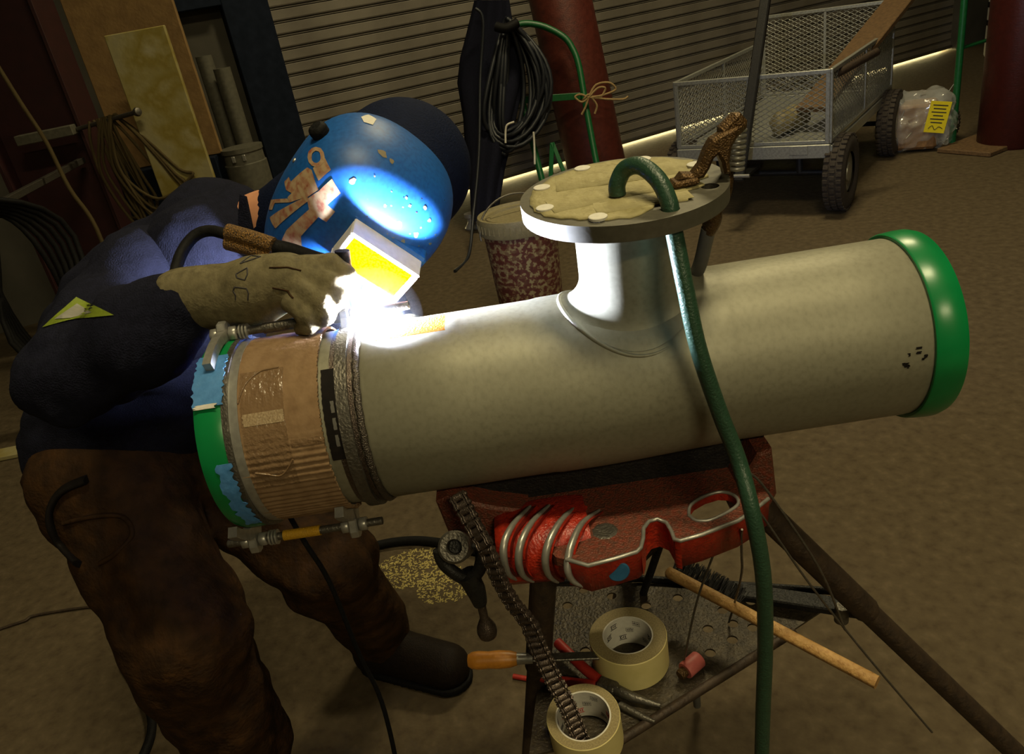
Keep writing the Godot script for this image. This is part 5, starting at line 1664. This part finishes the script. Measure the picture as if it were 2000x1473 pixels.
func background_right() -> void:
	# mesh-sided garden cart
	var gx := Vector3(0.62, 0, -0.78).normalized()
	var cf := Transform3D(Basis(gx, Vector3.UP, gx.cross(Vector3.UP)), Vector3(1.94, 0, -4.235))
	var c := thing("mesh_cart", "grey mesh-sided garden cart with pneumatic tyres by the shutter", "cart", cf)
	var L := 1.60
	var Wd := 0.88
	var y0 := 0.36
	var y1 := 0.785
	part("deck", bbox(Vector3(L, 0.012, Wd), 0.002), M.galvanised, c, at(L / 2, y0 + 0.02, -Wd / 2))
	var ch := begin()
	bbox_to(ch, Vector3(0.035, 0.075, Wd + 0.01), 0.004, at(0.0, y0 + 0.01, -Wd / 2))
	bbox_to(ch, Vector3(0.035, 0.075, Wd + 0.01), 0.004, at(L, y0 + 0.01, -Wd / 2))
	bbox_to(ch, Vector3(L, 0.06, 0.03), 0.004, at(L / 2, y0 + 0.01, 0))
	bbox_to(ch, Vector3(L, 0.06, 0.03), 0.004, at(L / 2, y0 + 0.01, -Wd))
	part("chassis", done(ch), M.galvanised, c)
	part("plate", bbox(Vector3(0.006, 0.05, 0.10), 0.002), M.galvanised, c, at(-0.02, y0 + 0.02, -0.16))
	for q in [["front_panel", Transform3D(Basis(Vector3(0, 0, -1), Vector3.UP, Vector3(1, 0, 0)), Vector3(0, y0 + 0.05, 0)), Wd], ["back_panel", Transform3D(Basis(Vector3(0, 0, -1), Vector3.UP, Vector3(1, 0, 0)), Vector3(L, y0 + 0.05, 0)), Wd], ["side_panel", Transform3D(Basis(Vector3(1, 0, 0), Vector3.UP, Vector3(0, 0, 1)), Vector3(0, y0 + 0.05, 0)), L], ["side_panel", Transform3D(Basis(Vector3(1, 0, 0), Vector3.UP, Vector3(0, 0, 1)), Vector3(0, y0 + 0.05, -Wd)), L]]:
		var w: float = q[2]
		var hh: float = y1 - y0 - 0.05 + (0.17 if q[0] == "back_panel" else 0.0)
		var fr := begin()
		bar_to(fr, Vector3(0, 0.01, 0), Vector3(w, 0.01, 0), 0.02, 0.02)
		bar_to(fr, Vector3(0, hh, 0), Vector3(w, hh, 0), 0.022, 0.022)
		bar_to(fr, Vector3(0.012, 0, 0), Vector3(0.012, hh, 0), 0.022, 0.022)
		bar_to(fr, Vector3(w - 0.012, 0, 0), Vector3(w - 0.012, hh, 0), 0.022, 0.022)
		bar_to(fr, Vector3(w * 0.5, 0, 0), Vector3(w * 0.5, hh, 0), 0.018, 0.018)
		var p := part(q[0], done(fr), M.galvanised, c, q[1])
		var wm := part("wire_mesh", mesh_panel(w, hh), M.galvanised, p)
		wm.set_meta("kind", "stuff")
	var ty := tyre_mesh(0.215, 0.115)
	var hub := lathe([[0.0, -0.045], [0.05, -0.045], [0.055, -0.03], [0.112, -0.035], [0.116, 0.0], [0.112, 0.035], [0.055, 0.03], [0.05, 0.045], [0.0, 0.045]], 24)
	for q in [[0.14, 0.03], [L - 0.22, 0.05], [0.14, -Wd - 0.03], [L - 0.22, -Wd - 0.05]]:
		var xf := Transform3D(Basis(Vector3(1, 0, 0), Vector3(0, 0, 1), Vector3(0, -1, 0)), Vector3(q[0], 0.215, q[1]))
		var wl := part("wheel", hub, M.galvanised, c, xf)
		part("tyre", ty, M.tyre, wl)
	part("axle", rod(Vector3(0.14, 0.215, 0.03), Vector3(0.14, 0.215, -Wd - 0.03), 0.016), M.black_iron, c)
	part("axle", rod(Vector3(L - 0.22, 0.215, 0.05), Vector3(L - 0.22, 0.215, -Wd - 0.05), 0.016), M.black_iron, c)
	part("axle_post", rod(Vector3(0.14, 0.215, -0.2), Vector3(0.14, 0.37, -0.2), 0.02), M.black_iron, c)
	part("axle_post", rod(Vector3(0.14, 0.215, -Wd + 0.2), Vector3(0.14, 0.37, -Wd + 0.2), 0.02), M.black_iron, c)
	# black pull handle folded up against the front
	var inv := cf.affine_inverse()
	var h0 := inv * Vector3(1.440, 0.285, -4.26)
	var h1 := inv * Vector3(1.735, 1.160, -4.60)
	part("pull_handle", bar(h0, h1.lerp(h0, -0.15), 0.055, 0.035, Vector3(1, 0, 0), 0.006), M.black_iron, c)
	part("handle_pin", rod(h0 + Vector3(0, 0.03, 0.06), h0 + Vector3(0, 0.03, -0.06), 0.010), M.bright_steel, c)
	part("drawbar", bar(h0 + Vector3(0, 0.01, 0), Vector3(0.10, 0.27, -Wd / 2), 0.05, 0.02, Vector3.UP), M.black_iron, c)
	# plank and clutter in the cart
	var pa := Vector3(2.02, 0.52, -4.66)
	var pb := Vector3(3.05, 1.00, -5.55)
	solo("plank", bar(pa, pb, 0.19, 0.035, Vector3.UP, 0.004), M.old_board, "long brown plank sticking up out of the mesh cart", "plank")
	var xn := FastNoiseLite.new()
	xn.seed = 3
	xn.frequency = 7.0
	solo("paper_sack", nets([[Vector3(1.86, 0.46, -4.72), Vector3(2.02, 0.46, -4.86), 0.06, 0.075]], 0.012, 0.03, xn, 0.03), M.bucket_lid, "crumpled pale sack lying in the front of the mesh cart", "sack")
	solo("pipe_offcut", rod(Vector3(2.02, 0.742, -4.36), Vector3(2.32, 0.80, -4.50), 0.022), M.rusty_tube, "short rusty pipe offcut resting on the cart's right rim", "pipe")
	# wrapped parcel in clear film
	var b := thing("wrapped_parcel", "parcel in crinkled clear plastic film with a yellow label beside the cart", "parcel", at(3.02, 0, -5.30))
	part("box", bbox(Vector3(0.27, 0.30, 0.22), 0.02), M.parcel, b, Transform3D(Basis(Vector3.UP, -0.5), Vector3(0, 0.17, 0)))
	var bag := nets([[Vector3(-0.10, 0.15, -0.02), Vector3(0.12, 0.15, 0.04), 0.14, 0.14], [Vector3(-0.11, 0.27, 0.0), Vector3(0.10, 0.29, 0.05), 0.11, 0.11]], 0.013, 0.05, xn, 0.05, [[Vector3(0, 0.004, 0), Vector3(0, -1, 0)]])
	part("film", bag, M.film, b)
	var rng := RandomNumberGenerator.new()
	rng.seed = 6
	for k in 16:
		var p0 := settle(Vector3(rng.randf_range(-0.2, 0.2), rng.randf_range(0.04, 0.38), 0.1), Vector3(0, -0.2, -1).normalized(), 0.25)
		part("film_crease", tube(PackedVector3Array([p0, p0 + Vector3(rng.randf_range(-0.04, 0.04), rng.randf_range(-0.05, 0.05), 0.004)]), 0.003, 5), M.reflective, b)
	var lb := part("label", bbox(Vector3(0.125, 0.20, 0.002), 0.0005), M.yellow_label, b, Transform3D(Basis(Vector3.UP, -0.35) * Basis(Vector3(0, 0, 1), -0.18), Vector3(0.045, 0.235, 0.185)))
	for k in 6:
		part("print", bbox(Vector3([0.09, 0.075, 0.09, 0.06, 0.085, 0.07][k], 0.007, 0.001), 0.0003), M.ink_dark, lb, at(0.0, 0.075 - k * 0.022, 0.0014))
	part("print", tube(smooth_path(pts([[-0.04, -0.075, 0.002], [-0.02, -0.055, 0.002], [0.0, -0.08, 0.002], [0.02, -0.06, 0.002], [0.045, -0.07, 0.002]]), 4), 0.002, 5), M.ink_dark, lb)
	# second cylinder and hand truck at the right edge
	var g := thing("gas_cylinder", "tall dark maroon gas cylinder at the right edge of the photo", "gas cylinder", at(3.52, 0, -5.02))
	part("body", lathe([[0.0, 0.0], [0.19, 0.0], [0.20, 0.02], [0.20, 1.15], [0.185, 1.24], [0.12, 1.31], [0.05, 1.33], [0.0, 1.33]], 48), M.gas_dark_red, g)
	var h := thing("hand_truck", "upright green hand truck pole with a small wheel at the far right", "hand truck", Transform3D())
	part("frame", tube(PackedVector3Array([Vector3(3.25, 0.02, -5.23), Vector3(3.25, 1.35, -5.23)]), 0.022, 12), M.truck_green, h)
	part("frame", tube(PackedVector3Array([Vector3(3.62, 0.02, -5.42), Vector3(3.62, 1.35, -5.42)]), 0.022, 12), M.truck_green, h)
	part("cross_bar", bar(Vector3(3.25, 0.62, -5.24), Vector3(3.62, 0.62, -5.42), 0.05, 0.012), M.truck_green, h)
	part("wheel", tyre_mesh(0.13, 0.06), M.tyre, h, Transform3D(Basis(Vector3(0, 0, 1), Vector3(1, 0, 0), Vector3(0, 1, 0)), Vector3(3.31, 0.13, -5.42)))
	part("base_board", bbox(Vector3(0.46, 0.03, 0.36), 0.005), M.old_board, h, Transform3D(Basis(Vector3.UP, 0.45), Vector3(3.36, 0.016, -5.05)))
	var d := thing("white_drum", "white plastic drum with black bands beside the far gas cylinder", "drum", at(5.60, 0, -8.30))
	part("body", lathe([[0.0, 0.0], [0.15, 0.0], [0.16, 0.02], [0.16, 0.75], [0.12, 0.80], [0.0, 0.80]], 36), M.white_plastic, d)
	for y in [0.33, 0.5, 0.62]:
		part("band", lathe([[0.16, -0.025], [0.165, -0.025], [0.165, 0.025], [0.16, 0.025]], 36), M.belt, d, at(0, y, 0))

# ---------------------------------------------------------------- dark corner on the left
func background_left() -> void:
	struct("trim_1", bbox(Vector3(0.30, 3.6, 0.10), 0.006), M.dark_navy_steel, RT * at(-0.15, 1.8, 0.05))
	solo("stained_plank", bbox(Vector3(0.285, 1.555, 0.035), 0.004), M.stained_board, "pale plank with yellow stains standing upright on the left", "plank", Transform3D(Basis(Vector3.UP, 0.07), Vector3(-1.478, 0.7775, -4.21)))
	solo("wood_panel", bbox(Vector3(0.56, 1.45, 0.03), 0.004), M.orange_board, "wide tan wooden panel standing behind the stained plank", "panel", at(-1.67, 1.605, -4.66))
	var cr := thing("dark_crate", "dark crate under the wide tan panel", "crate", at(-1.69, 0, -4.72))
	for k in 5:
		part("board", bbox(Vector3(0.56, 0.165, 0.02), 0.003), M.dark_navy_steel, cr, at(0, 0.09 + k * 0.176, 0.15))
	part("box", bbox(Vector3(0.54, 0.875, 0.28), 0.004), M.dark_navy_steel, cr, at(0, 0.4395, 0))
	var col := thing("steel_column", "red-oxide painted steel column at the far left", "column", at(-2.22, 0, -4.50))
	part("web", bbox(Vector3(0.46, 4.9, 0.02), 0.002), M.red_oxide, col, at(0, 2.45, 0.0))
	part("flange", bbox(Vector3(0.02, 4.9, 0.24), 0.002), M.red_oxide, col, at(-0.24, 2.45, 0))
	part("flange", bbox(Vector3(0.02, 4.9, 0.24), 0.002), M.red_oxide, col, at(0.24, 2.45, 0))
	part("shelf_angle", bbox(Vector3(0.30, 0.05, 0.06), 0.004), M.grey_tube, col, Transform3D(Basis(Vector3(0, 0, 1), 0.02), Vector3(0.08, 1.16, 0.16)))
	var hk := thing("hook_rod", "steel hook rod carrying old rope in front of the stained plank", "hook", Transform3D())
	part("rod", rod(Vector3(-1.985, 1.160, -4.36), Vector3(-1.560, 1.205, -4.10), 0.011), M.dull_steel, hk)
	part("knob", lathe([[0.0, -0.02], [0.018, -0.012], [0.022, 0.0], [0.018, 0.012], [0.0, 0.02]], 16), M.dull_steel, hk, aim(Vector3(-1.560, 1.205, -4.10), Vector3(-1.50, 1.215, -4.06)))
	var rp := thing("rope_bundle", "tangled bundle of old brown rope hanging on the hook rod", "rope", Transform3D())
	var rng := RandomNumberGenerator.new()
	rng.seed = 21
	for k in 11:
		var u := rng.randf_range(0.2, 0.62)
		var top := Vector3(-1.985, 1.175, -4.36).lerp(Vector3(-1.560, 1.220, -4.10), u)
		var x0 := rng.randf_range(-0.10, 0.02)
		var x1 := rng.randf_range(0.06, 0.34)
		var lo := rng.randf_range(0.42, 0.62)
		var p := PackedVector3Array([top + Vector3(0, 0.004, 0), top + Vector3(x0 * 0.4 - 0.01, -0.10, 0.03), top + Vector3(x0, -0.28, 0.03), top + Vector3(x0 * 0.5 + x1 * 0.4, -lo, 0.05), top + Vector3(x1, -lo * 0.8, 0.04), top + Vector3(x1 * 0.8, -0.3, 0.03), top + Vector3(x1 * 0.35 + 0.01, -0.10, 0.02), top + Vector3(0.02, 0.006, 0)])
		part("strand", tube(smooth_path(p, 6), 0.008, 7), M.old_rope, rp)
	solo("loose_rope", tube(smooth_path(PackedVector3Array([Vector3(-2.089, 1.530, -4.055), Vector3(-2.007, 1.343, -3.963), Vector3(-1.936, 1.159, -3.90), Vector3(-1.870, 0.954, -3.80), Vector3(-1.776, 0.766, -3.70), Vector3(-1.75, 0.4, -3.6), Vector3(-1.73, 0.012, -3.5)])), 0.010, 7), M.old_rope, "single old rope hanging down in front of the red column", "rope")
	# pipes and a can stacked by the door jamb
	for q in [[-1.60, -5.10, 0.055, 1.55, "stubby grey tube standing at the left of the tube stack by the jamb"], [-1.47, -5.16, 0.048, 1.38, "middle grey tube of the stack standing by the door jamb"], [-1.36, -5.06, 0.05, 1.30, "grey tube standing nearest the door jamb"]]:
		solo("grey_tube", lathe([[q[2] - 0.006, 0.0], [q[2], 0.0], [q[2], q[3]], [q[2] - 0.006, q[3]], [q[2] - 0.006, 0.02]], 24), M.grey_tube, q[4], "tube", at(q[0], 0, q[1]), "grey tubes by the jamb")
	var can := thing("metal_canister", "dented grey metal canister standing beside the stained plank", "canister", at(-1.29, 0, -4.70))
	part("body", lathe([[0.0, 0.0], [0.115, 0.0], [0.12, 0.01], [0.12, 0.80], [0.113, 0.805], [0.112, 0.86], [0.118, 0.865], [0.118, 0.89], [0.0, 0.895]], 32), M.grey_tube, can)
	part("clip", bbox(Vector3(0.02, 0.035, 0.012), 0.003), M.bright_steel, can, at(-0.03, 0.84, 0.118))
	part("clip", bbox(Vector3(0.02, 0.035, 0.012), 0.003), M.bright_steel, can, at(0.03, 0.84, 0.116))
	solo("dark_beam", bbox(Vector3(0.55, 0.16, 0.12), 0.006), M.dark_navy_steel, "dark steel beam across the top left behind the tubes", "beam", RT * at(-0.58, 1.72, 0.08))
	# hoses on the wall at the far left
	var cl := thing("hose_coil", "dark rubber hose coil at the left edge behind the welder", "hose", Transform3D())
	for k in 6:
		var lp := PackedVector3Array()
		for j in 29:
			var t := TAU * j / 28
			lp.append(Vector3(-1.98 + (0.13 + 0.012 * k) * sin(t) + 0.01 * k, 0.62 + (0.34 + 0.015 * k) * cos(t), -3.35 + 0.02 * k * cos(t * 3.0)))
		part("loop", tube(lp, 0.012, 7, false), M.black_rubber, cl)
	part("bracket", bar(Vector3(-1.98, 0.99, -3.35), Vector3(-2.05, 1.00, -4.42), 0.03, 0.03), M.dull_steel, cl)

# ---------------------------------------------------------------- things lying on the floor
func floor_things() -> void:
	var rng := RandomNumberGenerator.new()
	rng.seed = 31
	var st := begin()
	st.set_smooth_group(-1)
	for k in 900:
		var a := rng.randf() * TAU
		var r := sqrt(rng.randf())
		var c := Vector3(-0.385, 0, -1.815)
		var e := Vector3(cos(a) * r * 0.115, 0, sin(a) * r * 0.085)
		if k > 560:
			c = Vector3(-0.285, 0, -1.715)
			e = Vector3(cos(a) * r * 0.085, 0, sin(a) * r * 0.075)
		var p := c + e
		var t := rng.randf() * TAU
		var l := rng.randf_range(0.004, 0.011)
		bbox_to(st, Vector3(l, 0.0012, rng.randf_range(0.0014, 0.004)), 0.0002, Transform3D(Basis(Vector3.UP, t), p + Vector3(0, 0.0007, 0)))
	var fl := part("paint_flakes", done(st), M.paint_flake, self)
	tag(fl, "patch of flaking yellow paint on the floor beside the vise", "paint")
	fl.set_meta("kind", "stuff")
	solo("floor_hose", tube(smooth_path(PackedVector3Array([Vector3(-0.75, 0.014, -1.85), Vector3(-0.571, 0.014, -1.908), Vector3(-0.494, 0.014, -1.935), Vector3(-0.399, 0.014, -1.930), Vector3(-0.304, 0.014, -1.893), Vector3(-0.15, 0.014, -1.80), Vector3(0.1, 0.014, -1.72)])), 0.0135, 10), M.black_rubber, "black hose curving across the floor behind the vise", "hose")
	solo("floor_cable", tube(smooth_path(PackedVector3Array([Vector3(-1.163, 0.012, -1.628), Vector3(-1.095, 0.012, -1.542), Vector3(-1.036, 0.012, -1.448), Vector3(-1.007, 0.012, -1.382), Vector3(-1.001, 0.012, -1.310), Vector3(-1.02, 0.012, -1.15)])), 0.011, 10), M.black_rubber, "thick black cable on the floor at the lower left", "cable")
	solo("extension_lead", tube(smooth_path(PackedVector3Array([Vector3(-1.75, 0.005, -1.83), Vector3(-1.640, 0.005, -1.875), Vector3(-1.572, 0.005, -1.894), Vector3(-1.548, 0.005, -1.910), Vector3(-1.405, 0.005, -1.906), Vector3(-1.25, 0.005, -1.89), Vector3(-1.0, 0.005, -1.95)])), 0.0042, 6), M.rusty_tube, "thin dark brown cord on the floor at the left edge", "cord")
	solo("torch_lead", tube(smooth_path(PackedVector3Array([Vector3(-0.415, 0.93, -1.045), Vector3(-0.385, 0.72, -1.05), Vector3(-0.367, 0.612, -1.055), Vector3(-0.359, 0.440, -1.055), Vector3(-0.343, 0.329, -1.040), Vector3(-0.344, 0.18, -1.000), Vector3(-0.35, 0.012, -0.90), Vector3(-0.37, 0.012, -0.7)])), 0.0045, 8), M.black_rubber, "thin black lead hanging in front of the welder's forward leg", "cable")
	solo("pale_board", bbox(Vector3(0.5, 0.02, 0.09), 0.003), M.stained_board, "pale board lying on the floor at the left edge", "board", Transform3D(Basis(Vector3.UP, 0.05), Vector3(-2.36, 0.011, -3.06)))
	solo("red_pencil", rod(Vector3(-0.125, 0.006, -1.345), Vector3(-0.02, 0.006, -1.295), 0.006, 8), M.plier_red, "red marker stick on the floor beside the tripod leg", "marker")
